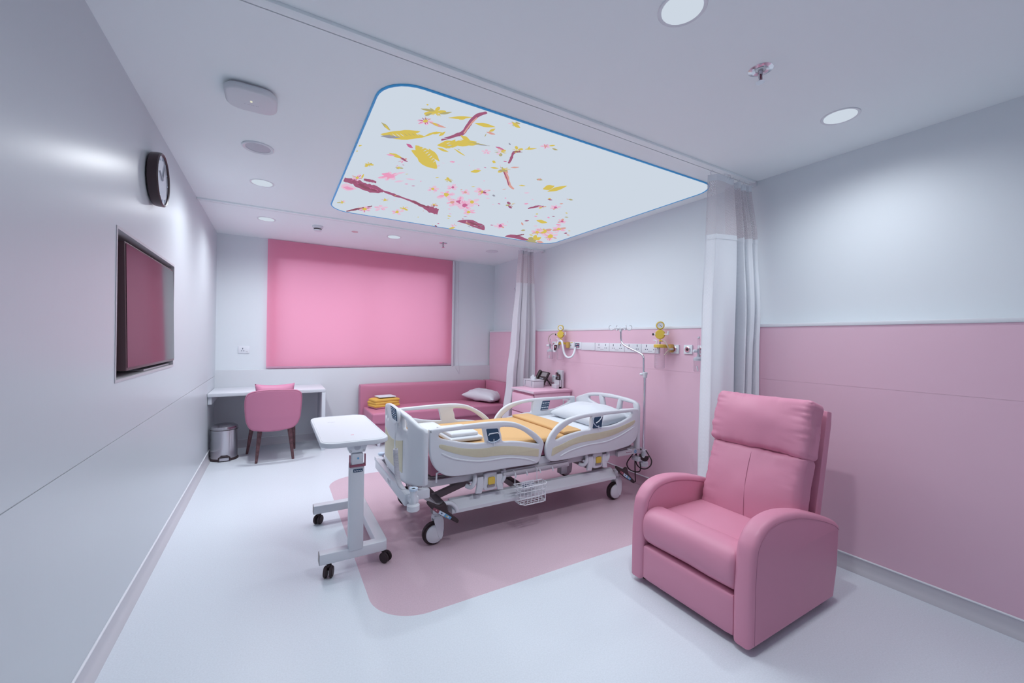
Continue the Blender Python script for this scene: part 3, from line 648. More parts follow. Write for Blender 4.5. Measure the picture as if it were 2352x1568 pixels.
# ------------------------------------------------------------------ sofa and what lies on it
sf = thing('daybed_sofa', 'long pink vinyl sofa bed along the back wall under window', 'sofa', (2.1, 5.75, 0))
b = MB(); b.soft((2.035, 5.665, .383), (1.925, .65, .145), M_LEATHER_D, r=.03, puff=(0, 0, .012), n=14, nz=.004, nf=3); b.build('seat_cushion', sf)
b = MB(); b.soft((2.035, 5.72, .225), (1.90, .60, .165), M_LEATHER_D, r=.015, n=6); b.build('base', sf)
b = MB(); b.soft((2.018, 6.075, .45), (1.965, .17, .61), M_LEATHER_D, r=.025, puff=(0, .012, 0), n=14, nz=.006, nf=4); b.build('backrest', sf)
b = MB(); b.soft((3.082, 5.76, .45), (.155, .78, .61), M_LEATHER_D, r=.025, puff=(.01, 0, 0), n=8); b.build('arm', sf)
for x, y in ((1.185, 5.46), (2.9, 5.46), (1.185, 6.02), (2.9, 6.02)):
    b = MB(); b.cyl((x, y, 0), (x, y, .15), .024, M_CHROME, seg=18); b.build('leg', sf)
# folded yellow blanket: stacked folds
fb = thing('folded_blanket', 'folded yellow blanket with pink edge on left end of the sofa', 'blanket', (1.33, 5.80, .463))
fold = [P(843, 934, 2, .47), P(858, 940, 2, .47), P(916, 934, 2, .47), P(904, 912, 2, .50)]
b = MB()
rz = Matrix.Rotation(math.radians(14), 3, 'Z')
for k in range(3): b.soft((1.315, 5.79, .492+k*.036), (.37-.008*k, .27-.01*k, .044), M_YBLANKET, r=.020, puff=(0, 0, .004), n=8, rot=rz, nz=.012, nf=8, seed=k)
b.build('folded_layers', fb)
b = MB(); b.soft((1.315, 5.785, .4715), (.36, .262, .018), M_LEATHER_D, r=.008, n=6, rot=rz); b.build('lining', fb, label='dull pink lining')
b = MB(); rz2 = Matrix.Rotation(math.radians(8), 3, 'Z'); b.soft((1.335, 5.80, .607), (.24, .20, .016), M_LINEN, r=.007, puff=(0, 0, .004), n=8, rot=rz2, nz=.004, nf=10); b.build('folded_sheet', label='small folded white sheet on top of the yellow blanket', cat='sheet')
pillow('pillow', (2.83, 5.70, .540), (.43, .60, .20), M_PILLOWCASE, Matrix.Rotation(math.radians(30), 3, 'Z')@Matrix.Rotation(math.radians(3), 3, 'X'), nz=.02, nf=7, label='shiny pale grey pillow on the right end of the sofa', cat='pillow')

# ------------------------------------------------------------------ curtains
def interp(tab, z, i):
    tab = sorted(tab)
    if z <= tab[0][0]: return tab[0][i]
    for a, b_ in zip(tab, tab[1:]):
        if z <= b_[0]:
            f = (z-a[0])/(b_[0]-a[0]); f = f*f*(3-2*f); return a[i]+(b_[i]-a[i])*f
    return tab[-1][i]
def curtain(name, label, tab, fold, ztop, znet, zbot, m1, m2, hook_x, seed):
    """tab rows: (z, x_left, y_left, x_right, y_right); fold(u, v) = push out of the line"""
    t = thing(name, label, 'curtain', ((tab[0][1]+tab[0][3])/2, tab[0][2], zbot), 'hospital cubicle curtains')
    def surf(z0, z1, m, nm, nv, push=0.0):
        b = MB(); bb = bmesh.new(); uvl = bb.loops.layers.uv.new('UVMap'); NU = 150; g = []
        for j in range(nv+1):
            z = z0+(z1-z0)*j/nv; row = []
            xl, yl, xr, yr = [interp(tab, z, i) for i in (1, 2, 3, 4)]
            d = Vector((xr-xl, yr-yl, 0)); n_ = Vector((d.y, -d.x, 0)).normalized(); v_ = (ztop-z)/(ztop-zbot)
            for i in range(NU+1):
                u = i/NU; s_, w_ = fold(u, v_)
                p = Vector((xl, yl, z))+d*(u+s_)+n_*(w_+push)
                row.append(bb.verts.new(p))
            g.append(row)
        for j in range(nv):
            for i in range(NU):
                f = bb.faces.new((g[j][i], g[j][i+1], g[j+1][i+1], g[j+1][i]))
                for lp, (ii, jj) in zip(f.loops, ((i, j), (i+1, j), (i+1, j+1), (i, j+1))): lp[uvl].uv = (ii/NU*1.6, (z0+(z1-z0)*jj/nv))
        off = OFF[t.name]; bmesh.ops.translate(bb, verts=bb.verts, vec=-off)
        me = bpy.data.meshes.new(nm); bb.to_mesh(me); bb.free(); me.materials.append(m)
        me.polygons.foreach_set('use_smooth', [True]*len(me.polygons))
        o = bpy.data.objects.new(nm, me); COL.objects.link(o); o.parent = t; OFF[o.name] = off
        return o
    tag(surf(zbot, znet, m1, 'curtain_fabric', 50), None); tag(surf(znet-.012, ztop-.045, m2, 'net_panel', 14, -.001), 'see-through net panel')
    surf(ztop-.048, ztop, m1, 'heading_tape', 2); surf(znet-.03, znet+.006, m1, 'net_seam', 2, .0022)
    xl, yl, xr, yr = [interp(tab, ztop, i) for i in (1, 2, 3, 4)]
    for u in hook_x:
        s_, w_ = fold(u, 0); d = Vector((xr-xl, yr-yl, 0)); n_ = Vector((d.y, -d.x, 0)).normalized(); p = Vector((xl, yl, ztop))+d*(u+s_)+n_*w_
        b = MB(); b.tube([p+Vector((0, 0, -.012)), p+Vector((.006, -.004, .004)), p+Vector((.003, -.002, .02)), Vector((p.x, yl, 2.684))], .0028, M_TRIM, 6); b.build('hook', t)
    return t
def table(tab):
    def f(u):
        for i in range(len(tab)-1):
            if u <= tab[i+1][0] or i == len(tab)-2:
                a, b_ = tab[i], tab[i+1]; t = (u-a[0])/(b_[0]-a[0]); t = t*t*(3-2*t); return a[1]+(b_[1]-a[1])*t
    return f
_fn = table([(0, -.06), (.07, .03), (.25, .055), (.47, .045), (.535, -.12), (.59, -.10), (.655, .045), (.70, .025), (.737, -.10), (.785, .02), (.835, .035), (.88, -.07), (.93, .025), (.97, .03), (1.0, -.02)])
_ff = table([(0, -.04), (.12, .045), (.25, .03), (.30, -.055), (.36, 0), (.42, .01), (.50, .045), (.56, .025), (.62, -.045), (.72, -.05), (.80, -.04), (.845, -.07), (.88, .01), (.94, .04), (1, -.01)])
def fold_near(u, v):
    k = .55+.45*min(1, v*3)
    return .012*math.sin(v*5+u*9)*u*(1-u), _fn(u)*k+.006*math.sin(9*v+14*u)
curtain('curtain', 'near pale herringbone curtain bunched against right wall behind recliner', [(2.66, 2.730, 1.835, 3.215, 1.835), (2.2, 2.742, 1.850, 3.205, 1.775), (1.6, 2.755, 1.875, 3.140, 1.700), (1.38, 2.755, 1.875, 3.130, 1.700), (.48, 2.725, 1.87, 3.128, 1.700), (.03, 2.705, 1.87, 3.125, 1.71)],
        fold_near, 2.655, 2.215, .03, M_CURT, M_NET, (.02, .30, .38, .55, .72, .86, .97), 1)
def fold_far(u, v):
    k = .5+.5*min(1, v*2)
    return .012*math.sin(v*4+u*9)*u*(1-u), _ff(u)*k+.004*math.sin(8*v+12*u)
curtain('curtain', 'far lilac grey satin curtain gathered beside nightstand and sofa', [(2.655, 2.862, 4.765, 3.10, 4.765), (2.2, 2.835, 4.76, 3.118, 4.76), (1.6, 2.780, 4.75, 3.135, 4.75), (1.43, 2.765, 4.75, 3.138, 4.75), (.9, 2.705, 4.74, 3.140, 4.74), (.34, 2.640, 4.74, 3.14, 4.74), (.03, 2.605, 4.74, 3.14, 4.74)],
        fold_far, 2.655, 2.20, .03, M_CURT2, M_NET2, (.05, .22, .36, .52, .70, .85, .96), 2)
c = P(1183, 662, 0, XU)
b = MB(); b.box((XU-.008, c.y-.024, c.z-.024), (XU, c.y+.024, c.z+.024), M_PLATE, .002); b.box((XU-.009, c.y-.010, c.z-.010), (XU-.007, c.y+.010, c.z+.010), M_GREYP); b.build('wall_sensor', label='tiny white square sensor on the right wall left of the far curtain', cat='sensor')

# ------------------------------------------------------------------ bedside cabinet and things on it
ns = thing('bedside_cabinet', 'pink bedside cabinet between the bed head and far curtain', 'cabinet', (2.88, 4.2, 0))
CZ = .825
b = MB(); b.box((2.625, 3.955, .06), (3.15, 4.445, CZ-.028), M_PINKFURN, .003); b.build('carcass', ns)
b = MB(); b.box((2.596, 3.940, CZ-.028), (3.155, 4.46, CZ), M_PINKFURN, .003); b.build('worktop', ns)
b = MB(); b.box((2.5935, 3.9385, CZ-.026), (2.5965, 4.46, CZ-.003), mat('pale_edge_band', (.72, .62, .70), .3)); b.build('edge_band', ns, label='pale edge band')
for z0, z1 in ((.545, .765), (.305, .53), (.07, .29)):
    b = MB(); b.box((2.598, 3.962, z0), (2.622, 4.44, z1), M_PINKFURN, .004); d_ = b.build('drawer', ns)
    b = MB(); b.box((2.605, 3.97, z1+.001), (2.624, 4.43, z1+.012), M_SEAM); b.build('finger_pull', d_)
b = MB(); ring = [(3.04+.034*math.cos(a), 3.916+.034*math.sin(a)*.9, .705) for a in [i*PI/8 for i in range(16)]]
b.tube(ring, .003, M_TRIM, 6, True); b.tube([(p[0], p[1], p[2]-.09) for p in ring], .003, M_TRIM, 6, True)
for k in range(0, 16, 4): b.tube([ring[k], (ring[k][0], ring[k][1], .615)], .0025, M_TRIM, 6)
b.tube([(3.04, 3.947, .705), (3.04, 3.955, .66)], .003, M_TRIM, 6)
b.build('bottle_holder', ns, label='white wire bottle holder')
tb = thing('tissue_box', 'grey leather tissue box with a tissue sticking out, on bedside cabinet', 'tissue box', (2.87, 4.36, CZ))
b = MB(); b.box((2.79, 4.242, CZ), (2.948, 4.485, CZ+.082), M_LGREYP, .005); b.build('box', tb)
b = MB(); b.box((2.787, 4.239, CZ+.084), (2.951, 4.488, CZ+.097), M_LGREYP, .004); b.build('lid', tb)
for y in (4.285, 4.44):
    b = MB(); b.box((2.783, y-.008, CZ+.02), (2.7875, y+.008, CZ+.09), M_GREYP, .002); b.build('strap', tb)
b = MB(); bb = bmesh.new(); random.seed(3); ctr = Vector((2.865, 4.365, CZ+.095)); ps = []
for k in range(9):
    a = 2*PI*k/9; ps.append((bb.verts.new(ctr+Vector((.020*math.cos(a), .045*math.sin(a), 0))), bb.verts.new(ctr+Vector((.026*math.cos(a), .055*math.sin(a), (.025, .062, .03, .018, .045, .05, .02, .03, .05)[k])))))
for k in range(9): bb.faces.new((ps[k][0], ps[(k+1) % 9][0], ps[(k+1) % 9][1], ps[k][1]))
bb.faces.new([p[0] for p in ps]); b._merge(bb, M_PLATE); b.build('tissue', tb, angle=20)
# desk telephone leaning on its stand
ph = thing('desk_telephone', 'black desk telephone tilted on its stand behind the tissue box', 'telephone', (3.06, 4.42, CZ))
pr0 = Vector((2.985, 4.42, CZ+.006)); tilt = math.radians(58); ux = Vector((math.cos(tilt), 0, math.sin(tilt))); uy = Vector((0, -1, 0)); un = uy.cross(ux)*-1
un = Vector((-math.sin(tilt), 0, math.cos(tilt)))
def PH(a, h, d): return pr0+uy*a+ux*h+un*d
b = MB(); b.plate(roundrect(-.10, 0, .10, .205, .012), [], .030, .006, M_BLACK, lambda x, y, z: PH(x, y, z)); b.build('body', ph)
b = MB(); b.plate(roundrect(-.105, .008, -.058, .212, .016), [], .030, .010, M_BLACKG, lambda x, y, z: PH(x, y, .028+z)); b.build('handset', ph)
b = MB(); b.plate(roundrect(-.035, .130, .085, .190, .004), [], .004, .001, M_DARKM, lambda x, y, z: PH(x, y, .016+z)); b.build('display', ph)
for i in range(4):
    for j in range(3):
        b = MB(); b.plate(roundrect(-.03+j*.030, .022+i*.024, -.010+j*.030, .036+i*.024, .003, 2), [], .005, .001, M_GREYP, lambda x, y, z: PH(x, y, .0165+z)); b.build('key', ph)
for a in (-.07, .07):
    b = MB(); q0, q1 = PH(a, .125, -.012), Vector((3.135, 4.42-a, CZ+.004)); b.tube([q0, q1], .008, M_BLACK, 8); b.build('stand', ph)
b = MB(); b.tube(catmull([PH(.05, .10, -.02), (3.12, 4.33, CZ+.05), (3.14, 4.28, CZ+.015), (3.148, 4.22, CZ+.004)], 5, False), .003, M_BLACK, 6); b.build('cable', ph)
og = thing('desk_organiser', 'grey three tier organiser holding remotes on the bedside cabinet', 'organiser', (3.09, 4.13, CZ))
b = MB(); b.box((3.020, 4.075, CZ), (3.062, 4.175, CZ+.050), M_LGREYP, .003); b.build('front_tray', og)
b = MB()
for lo, hi in (((3.062, 4.075, CZ), (3.066, 4.175, CZ+.105)), ((3.096, 4.075, CZ), (3.10, 4.175, CZ+.105)), ((3.062, 4.075, CZ), (3.10, 4.079, CZ+.105)), ((3.062, 4.171, CZ), (3.10, 4.175, CZ+.105)), ((3.062, 4.075, CZ), (3.10, 4.175, CZ+.02))): b.box(lo, hi, M_LGREYP)
b.build('remote_tray', og)
b = MB(); b.plate(roundrect(4.075, CZ, 4.175, CZ+.225, .012), [], .034, .003, M_LGREYP, YZ(3.118)); b.build('back_panel', og)
for y, h, lb in ((4.150, .195, 'taller black remote control standing in the grey organiser'), (4.108, .175, 'shorter black remote control in the grey organiser, nearer the viewer')):
    r_ = thing('remote_control', lb, 'remote control', (3.081, y, CZ+.02), 'remote controls in the organiser')
    b = MB(); b.box((3.071, y-.018, CZ+.021), (3.090, y+.018, CZ+h), M_BLACK, .005); b.build('case', r_)
    for k in range(3):
        for j in (-.008, .008):
            b = MB(); b.box((3.0695, y+j-.005, CZ+h-.02-k*.018), (3.0715, y+j+.005, CZ+h-.012-k*.018), M_GREYP if k else M_MAROON); b.build('button', r_)

# ------------------------------------------------------------------ sockets, outlets, gauges on the pink wall
XW = XR
def wall_plate(name, lb, cat, y0, y1, z0, z1, group=None, t=.010):
    o = thing(name, lb, cat, (XW, (y0+y1)/2, z0), group)
    b = MB(); b.box((XW-t, y0, z0), (XW, y1, z1), M_PLATE, .002); b.build('face_plate', o); return o
def slots(o, y, z, s=1.0, X=XW-.0105):
    b = MB(); b.box((X, y-.004*s, z+.006*s), (X+.002, y+.004*s, z+.028*s), M_DGREY); b.build('earth_slot', o)
    for d in (-.012, .012):
        b = MB(); b.box((X, y+d*s-.005*s, z-.020*s), (X+.002, y+d*s+.005*s, z-.012*s), M_DGREY); b.build('pin_slot', o)
SOCK = [(3.534, 3.312, 'double wall socket next to the blank plate, farthest from recliner'), (3.307, 3.086, 'double wall socket left of the bent pole, second from blank plate'), (3.081, 2.857, 'double wall socket crossed by the bent infusion pole'), (2.853, 2.637, 'double wall socket partly behind the right suction jar')]
for y1, y0, lb in SOCK:
    o = wall_plate('double_socket', lb, 'socket', y0, y1, 1.314, 1.404, 'double sockets above the bed')
    slots(o, y1-.062, 1.366); slots(o, y0+.052, 1.366)
    b = MB(); b.box((XW-.012, (y0+y1)/2-.022, 1.330), (XW-.009, (y0+y1)/2+.026, 1.337), M_LGREYP); b.build('switch', o)
wall_plate('blank_socket_plate', 'blank white wall plate left of the double sockets', 'wall plate', 3.541, 3.779, 1.316, 1.406)
o = wall_plate('nurse_call_plate', 'narrow white plate with yellow label left of the dark call panel', 'wall plate', 3.917, 4.003, 1.324, 1.412)
b = MB(); b.box((XW-.0115, 3.940, 1.397), (XW-.009, 3.985, 1.406), M_YELLOW); b.build('yellow_label', o)
b = MB(); b.box((XW-.0115, 3.972, 1.363), (XW-.009, 3.984, 1.372), M_NAVY); b.build('jack', o)
b = MB(); b.box((XW-.0115, 3.940, 1.331), (XW-.009, 3.985, 1.335), M_GREYP); b.build('lettering', o)
o = wall_plate('call_panel', 'white wall plate with dark keypad where the white hose ends', 'control panel', 3.783, 3.904, 1.322, 1.411)
b = MB(); b.box((XW-.0135, 3.815, 1.342), (XW-.010, 3.890, 1.395), M_NAVY, .001); kp = b.build('keypad', o)
for y, z, m in ((3.835, 1.382, M_PINKPL), (3.835, 1.353, M_PINKPL), (3.856, 1.353, M_PINKPL), (3.870, 1.38, M_GREYP), (3.858, 1.38, M_GREYP)):
    b = MB(); b.box((XW-.0145, y-.008, z-.008), (XW-.0134, y+.008, z+.008), m); b.build('key', kp)
def outlet(y0, y1, z0, z1, lb, plug):
    o = wall_plate('gas_outlet', lb, 'gas outlet', y0, y1, z0, z1, 'medical gas outlets', .012); c_ = Vector((XW-.012, (y0+y1)/2, (z0+z1)/2)); f = (y1-y0)/.085
    b = MB(); b.lathe([(.020*f, -.004), (.026*f, -.002), (.027*f, .006), (.022*f, .009)], c_, M_CHROME, axis=(-1, 0, 0), seg=28); b.build('collar', o)
    b = MB(); b.lathe([(.013*f, .008), (.022*f, .008), (.022*f, -.002)], c_, M_PINKPL, axis=(-1, 0, 0), seg=28); b.build('ring', o, label='pink ring')
    b = MB(); b.lathe([(0, .010), (.013*f, .0105), (.014*f, .0)], c_, M_BLACK, axis=(-1, 0, 0), seg=24); b.build('port', o)
    if plug == 1:
        b = MB(); b.cyl(c_, c_+Vector((-.05, .004, 0)), .008, M_YELLOWD); b.cyl(c_+Vector((-.03, 0, 0)), c_+Vector((-.06, .006, -.002)), .010, M_GREYP); b.build('probe', o)
    return o
outlet(2.419, 2.503, 1.320, 1.401, 'white gas outlet plate with a hose probe plugged in, next to right suction jar', 1)
outlet(2.282, 2.367, 1.321, 1.402, 'white gas outlet plate with nothing plugged in', 0)
outlet(2.146, 2.231, 1.319, 1.400, 'white gas outlet plate half hidden by the near curtain', 0)
outlet(4.283, 4.367, 1.326, 1.409, 'white gas outlet plate behind the left flow meter', 0)
def suction(y, lb, dz=0.0):
    o = thing('suction_regulator', lb, 'suction regulator', (3.08, y, 1.18+dz), 'yellow suction regulators'); X = 3.085; c_ = lambda z: Vector((X, y, z+dz))
    b = MB(); b.lathe([(0, 0), (.040, .001), (.045, .006), (.046, .02), (.046, .20)], c_(1.178), M_JAR, seg=32); j = b.build('collection_jar', o)
    b = MB()
    for k in range(9): b.box((X-.0475, y-.03+(.012 if k % 2 else 0), 1.215+dz+k*.017), (X-.0455, y+.012, 1.2165+dz+k*.017), M_GREYP)
    b.build('scale_marks', j)
    b = MB(); b.lathe([(.0, .032), (.050, .030), (.055, .024), (.055, .004), (.050, 0), (.0, 0)], c_(1.372), M_YELLOW, seg=32); b.build('jar_lid', o)
    b = MB(); b.box((X-.030, y-.010, 1.318+dz), (X-.008, y+.012, 1.372+dz), M_PLATE, .003); b.build('float_valve', o)
    b = MB(); b.box((X-.02, y-.012, 1.372+dz), (XW-.005, y-.052, 1.395+dz), M_YELLOW, .004); b.cyl((XW-.03, y-.078, 1.330+dz), (XW-.03, y-.078, 1.405+dz), .026, M_YELLOWD, seg=14, bev=.004); b.build('wall_bracket', o)
    b = MB(); b.cyl(c_(1.40), c_(1.46), .008, M_STEEL); b.build('stem', o)
    b = MB(); b.cyl(c_(1.428)+Vector((0, -.004, 0)), c_(1.446)+Vector((0, -.004, 0)), .014, M_YELLOW, bev=.003); b.cyl(c_(1.437), c_(1.437)+Vector((0, -.028, 0)), .008, M_YELLOW); b.build('collar', o)
    b = MB(); b.lathe([(0, .016), (.038, .016), (.044, .010), (.045, -.012), (.036, -.018), (0, -.018)], c_(1.495), M_YELLOW, axis=(-.85, -.5, 0), seg=32); b.build('regulator_body', o)
    b = MB(); b.lathe([(.026, .010), (.030, .016), (.037, .012), (.037, -.014), (.030, -.018), (0, -.018)], c_(1.578), M_YELLOW, axis=(-.75, -.65, 0), seg=32); gg = b.build('gauge', o)
    b = MB(); b.lathe([(0, .011), (.028, .0115), (.028, .006)], c_(1.578), M_PLATE, axis=(-.75, -.65, 0), seg=28); b.build('gauge_dial', gg, label='white dial')
    av = Vector((-.75, -.65, 0)).normalized(); sv = Vector((.65, -.75, 0)).normalized(); b = MB(); b.tube([c_(1.578)+av*.0125+sv*.016-Vector((0, 0, .014)), c_(1.578)+av*.0125-sv*.006+Vector((0, 0, .006))], .0018, M_DGREY, 5); b.build('needle', gg)
    b = MB(); b.cyl(c_(1.528), c_(1.548), .009, M_BLACK); b.lathe([(.0375, -.006), (.0385, -.010), (.0375, -.014)], c_(1.578), M_BLACK, axis=(-.75, -.65, 0), seg=28); b.build('gauge_mount', o)
    b = MB(); b.cyl(c_(1.495)+Vector((-.014, .012, 0)), c_(1.495)+Vector((-.034, .040, 0)), .008, M_TRIM); b.cyl(c_(1.495)+Vector((-.034, .040, 0)), c_(1.495)+Vector((-.044, .053, 0)), .011, M_BLACK, bev=.002); b.build('knob', o)
    b = MB(); b.cyl(c_(1.495)+Vector((.01, -.03, 0)), c_(1.495)+Vector((.018, -.072, 0)), .007, M_STEEL); b.cyl(c_(1.488)+Vector((.018, -.072, 0)), c_(1.525)+Vector((.018, -.076, 0)), .007, M_PLATE, bev=.002); b.build('shut_off_valve', o)
    b = MB(); b.tube(catmull([c_(1.405)+Vector((-.02, .022, 0)), c_(1.435)+Vector((-.02, .022, 0)), c_(1.439)+Vector((-.02, .055, 0))], 5, False), .006, M_PLATE, 8); b.build('elbow', o)
    return o
suction(2.567, 'yellow suction regulator with gauge and clear jar, right of the bent pole')
s2 = suction(4.092, 'yellow suction regulator with gauge and clear jar, beside left flow meter', .004)
b = MB(); b.tube(catmull([(3.08, 2.535, 1.44), (3.07, 2.50, 1.43), (3.06, 2.462, 1.39), (3.07, 2.452, 1.35), (3.10, 2.48, 1.325), (3.11, 2.495, 1.31)], 7, False), .0055, M_TUBE, 8); b.tube(catmull([(3.105, 2.455, 1.357), (3.08, 2.47, 1.345), (3.06, 2.495, 1.305)], 6, False), .0055, M_TUBE, 8); b.build('suction_hose', label='clear hose looping between the right suction jar and gas outlet', cat='hose')
def flow(y, lb, dz, top):
    o = thing('outlet_flow_meter', lb, 'flow meter', (3.09, y, 1.18+dz), 'oxygen flow meters'); X = 3.092; c_ = lambda z: Vector((X, y, z+dz))
    b = MB(); b.lathe([(0, top-1.355), (.008, top-1.355), (.011, top-1.36), (.012, .0), (0, 0)], c_(1.362), M_JAR, seg=18); b.build('flow_tube', o)
    b = MB(); b.ball(c_(top-.004), .009, M_PLATE); b.build('tube_cap', o)
    b = MB(); b.cyl(c_(1.325), c_(1.372), .014, M_CHROME, bev=.003); b.cyl(c_(1.352), Vector((XW-.012, y, 1.358+dz)), .008, M_CHROME); b.build('valve_body', o)
    b = MB(); b.cyl(c_(1.352)+Vector((-.014, .006, 0)), c_(1.352)+Vector((-.042, .022, 0)), .013, M_PLATE, bev=.003); b.build('flow_knob', o)
    b = MB(); b.lathe([(.010, .055), (.012, .035), (.020, .030), (.034, .024), (.040, .018), (.040, 0), (0, 0)], c_(1.272), M_GREYP, seg=28); b.build('bottle_cap', o)
    b = MB(); b.lathe([(0, 0), (.034, .001), (.038, .006), (.038, .095)], c_(1.178), M_JAR, seg=28); j = b.build('humidifier_bottle', o)
    b = MB(); b.cyl(c_(1.188)+Vector((-.01, -.004, 0)), c_(1.225)+Vector((-.008, .008, 0)), .006, M_PLATE); b.build('diffuser_stone', j)
    return o
flow(2.172, 'clear oxygen flow meter with bottle beside the near curtain edge', 0, 1.470)
flow(4.322, 'clear oxygen flow meter with bottle beside far curtain', .006, 1.44)
b = MB(); b.tube(catmull([P(1278, 767, 0, 3.06), P(1270, 766, 0, 3.06), P(1262, 772, 0, 3.07), P(1259.5, 782, 0, 3.08), P(1263, 789, 0, 3.09)], 7, False), .0055, M_TUBE, 8); b.build('oxygen_hose', label='thin clear hose curving left from the left suction regulator to flow meter', cat='hose')
nc = thing('nurse_call_handset', 'white nurse call handset with black face hanging at left suction jar', 'call handset', P(1275, 806, 0, 3.0))
X = 3.02
b = MB(); b.plate(catmull([(a, c_, 0) for a, c_ in px_yz([(1272.5, 790.5), (1277, 789.5), (1280.5, 791), (1279.5, 799), (1277, 807), (1275, 808.5), (1271.5, 807.5), (1271, 804), (1272, 797)], X)], 4), [], .020, .004, M_PLATE, YZ(X)); b.build('body', nc)
b = MB(); b.plate(px_yz([(1273.2, 791.5), (1279.8, 792), (1278.6, 799.5), (1277, 804.8), (1272, 804), (1272.6, 797)], X-.011), [], .003, .0005, M_BLACK, YZ(X-.011)); fc = b.build('face', nc)
cpt = P(1275.4, 796.3, 0, X-.014); b = MB(); b.lathe([(0, .002), (.010, .001), (.010, 0)], cpt, M_PINKPL, axis=(-1, 0, 0), seg=18); b.build('call_button', fc, label='pink call button')
b = MB(); b.tube(catmull([P(x, y, 0, d) for x, y, d in ((1279.5, 791, 3.02), (1281.5, 786, 3.03), (1285, 782.5, 3.03), (1288, 782, 3.02), (1291, 786, 3.01), (1293.5, 800, 3.01), (1296, 811, 3.02), (1300.5, 818.5, 3.03), (1307, 821, 3.04), (1314, 818, 3.06), (1318.5, 810, 3.09), (1320.5, 801.5, 3.13), (1321.5, 798, 3.155))], 7, False), .0125, M_PLATE, 10); b.build('hose', nc, label='thick white hose')
# pair of switch plates low behind the telephone
for px, lb in ((1273.5, 'white low wall plate just behind the telephone'), (1281.5, 'white low wall plate between telephone and organiser')):
    c = P(px, 868, 0, XW); o = wall_plate('switch_plate', lb, 'wall plate', c.y-.042, c.y+.042, c.z-.055, c.z+.04, 'low wall plates')
    b = MB(); b.box((XW-.0125, c.y-.02, c.z+.015), (XW-.009, c.y+.02, c.z+.03), M_LBLUE); b.build('indicator', o)
# socket on the back wall
c0, c1 = P(547, 794, 1, YU), P(573, 811, 1, YU)
o = thing('wall_socket', 'white single wall socket on back wall left of the blind', 'socket', ((c0.x+c1.x)/2, YU, c1.z))
b = MB(); b.box((c0.x, YU-.010, c1.z), (c1.x, YU, c0.z), M_PLATE, .002); b.build('face_plate', o)
cx = c0.x+.05; cz = (c0.z+c1.z)/2
b = MB(); b.box((cx-.004, YU-.0115, cz+.004), (cx+.004, YU-.009, cz+.022), M_DGREY); b.build('earth_slot', o)
for d in (-.012, .012):
    b = MB(); b.box((cx+d-.005, YU-.0115, cz-.020), (cx+d+.005, YU-.009, cz-.012), M_DGREY); b.build('pin_slot', o)
b = MB(); b.box((c1.x-.040, YU-.0115, cz-.028), (c1.x-.018, YU-.009, cz-.021), M_LGREYP); b.build('switch', o)

# ------------------------------------------------------------------ hospital bed
bed = thing('hospital_bed', 'white adjustable hospital bed with beige wood strips and four side rails', 'bed', (1.85, 3.04, 0))
def q1(x, y): return (860+x/3.4588, 860+y/3.4588)
def q8(x, y): return (1230+x/8.254, 890+y/8.254)
YN, YM = 2.575, 6.08                      # near rail face, mirror sum for the far rails
def rail(outer, holes, strip, ridge, pad, padart, far, name_pad):
    T = .034
    fn = (lambda x, y, z: (x, YN+T/2+z, y)) if not far else (lambda x, y, z: (x, YM-YN-T/2-z, y))
    fs = (lambda x, y, z: (x, YN-.0005+z, y)) if not far else (lambda x, y, z: (x, YM-YN+.0005-z, y))
    b = MB(); b.plate(outer, holes, T, .011, M_PLASTIC, fn); r_ = b.build('side_rail', bed, angle=50)
    b = MB(); b.plate(strip, [], .004, .001, M_WOOD, fs); b.build('wood_strip', r_, label='beige wood strip')
    b = MB(); b.tube([fs(p[0], p[1], 0) for p in ridge], .0065, M_PLASTIC, 8, rad=[.003]+[.0065]*(len(ridge)-2)+[.002]); b.build('moulded_ridge', r_)
    fp = (lambda x, y, z: (x, YN-.001+z, y)) if not far else (lambda x, y, z: (x, YM-YN-T-.001+z, y))
    if pad:
        b = MB(); b.plate(pad, [], .006, .002, M_NAVY, fp); kp = b.build('control_pad', r_, label='navy control pad')
        b = MB(); padart(b, fp); b.build('pad_symbols', kp)
    return r_
def xz1(l): return px_xz([q1(*p) for p in l], YN)
def xz8(l): return px_xz([q8(*p) for p in l], YN)
def sm(l, n=4): return [(p.x, p.y) for p in catmull([(a, b_, 0) for a, b_ in l], n)]
f_out = sm(xz1([(440, 452), (455, 438), (600, 417), (800, 390), (950, 375), (1060, 373), (1150, 390), (1250, 440), (1320, 497), (1348, 540), (1345, 580), (1325, 650), (1310, 690), (1270, 712), (1100, 738), (900, 772), (700, 805), (600, 810), (540, 792), (490, 752), (455, 690), (440, 620), (437, 520)]))
f_h1 = xz1([(513, 487), (520, 470), (540, 460), (700, 440), (862, 430), (872, 480), (886, 543), (800, 547), (700, 541), (600, 526), (540, 512), (516, 500)])
f_h2 = sm(xz1([(1002, 424), (1060, 417), (1120, 424), (1190, 452), (1255, 500), (1302, 543), (1290, 549), (1200, 537), (1100, 530), (1024, 530), (1012, 480)]), 3)
f_strip = sm(xz1([(513, 572), (522, 556), (560, 560), (700, 585), (850, 588), (1000, 567), (1150, 571), (1295, 590), (1305, 600), (1303, 645), (1290, 650), (1200, 643), (1050, 637), (950, 645), (830, 657), (700, 640), (600, 615), (530, 590)]))
f_ridge = [(p.x, p.y) for p in catmull([(a, c_, 0) for a, c_ in xz1([(530, 625), (590, 652), (650, 671), (800, 688), (900, 682), (1050, 660), (1150, 663), (1220, 673), (1285, 692)])], 4, False)]
f_pad = xz1([(888, 437), (893, 431), (975, 427), (982, 432), (997, 515), (992, 523), (915, 532), (907, 526)])
def bezel_scale(b, fp, pts, m, w): b.tube([fp(x, z, -.004) for x, z in pts], w, m, 6)
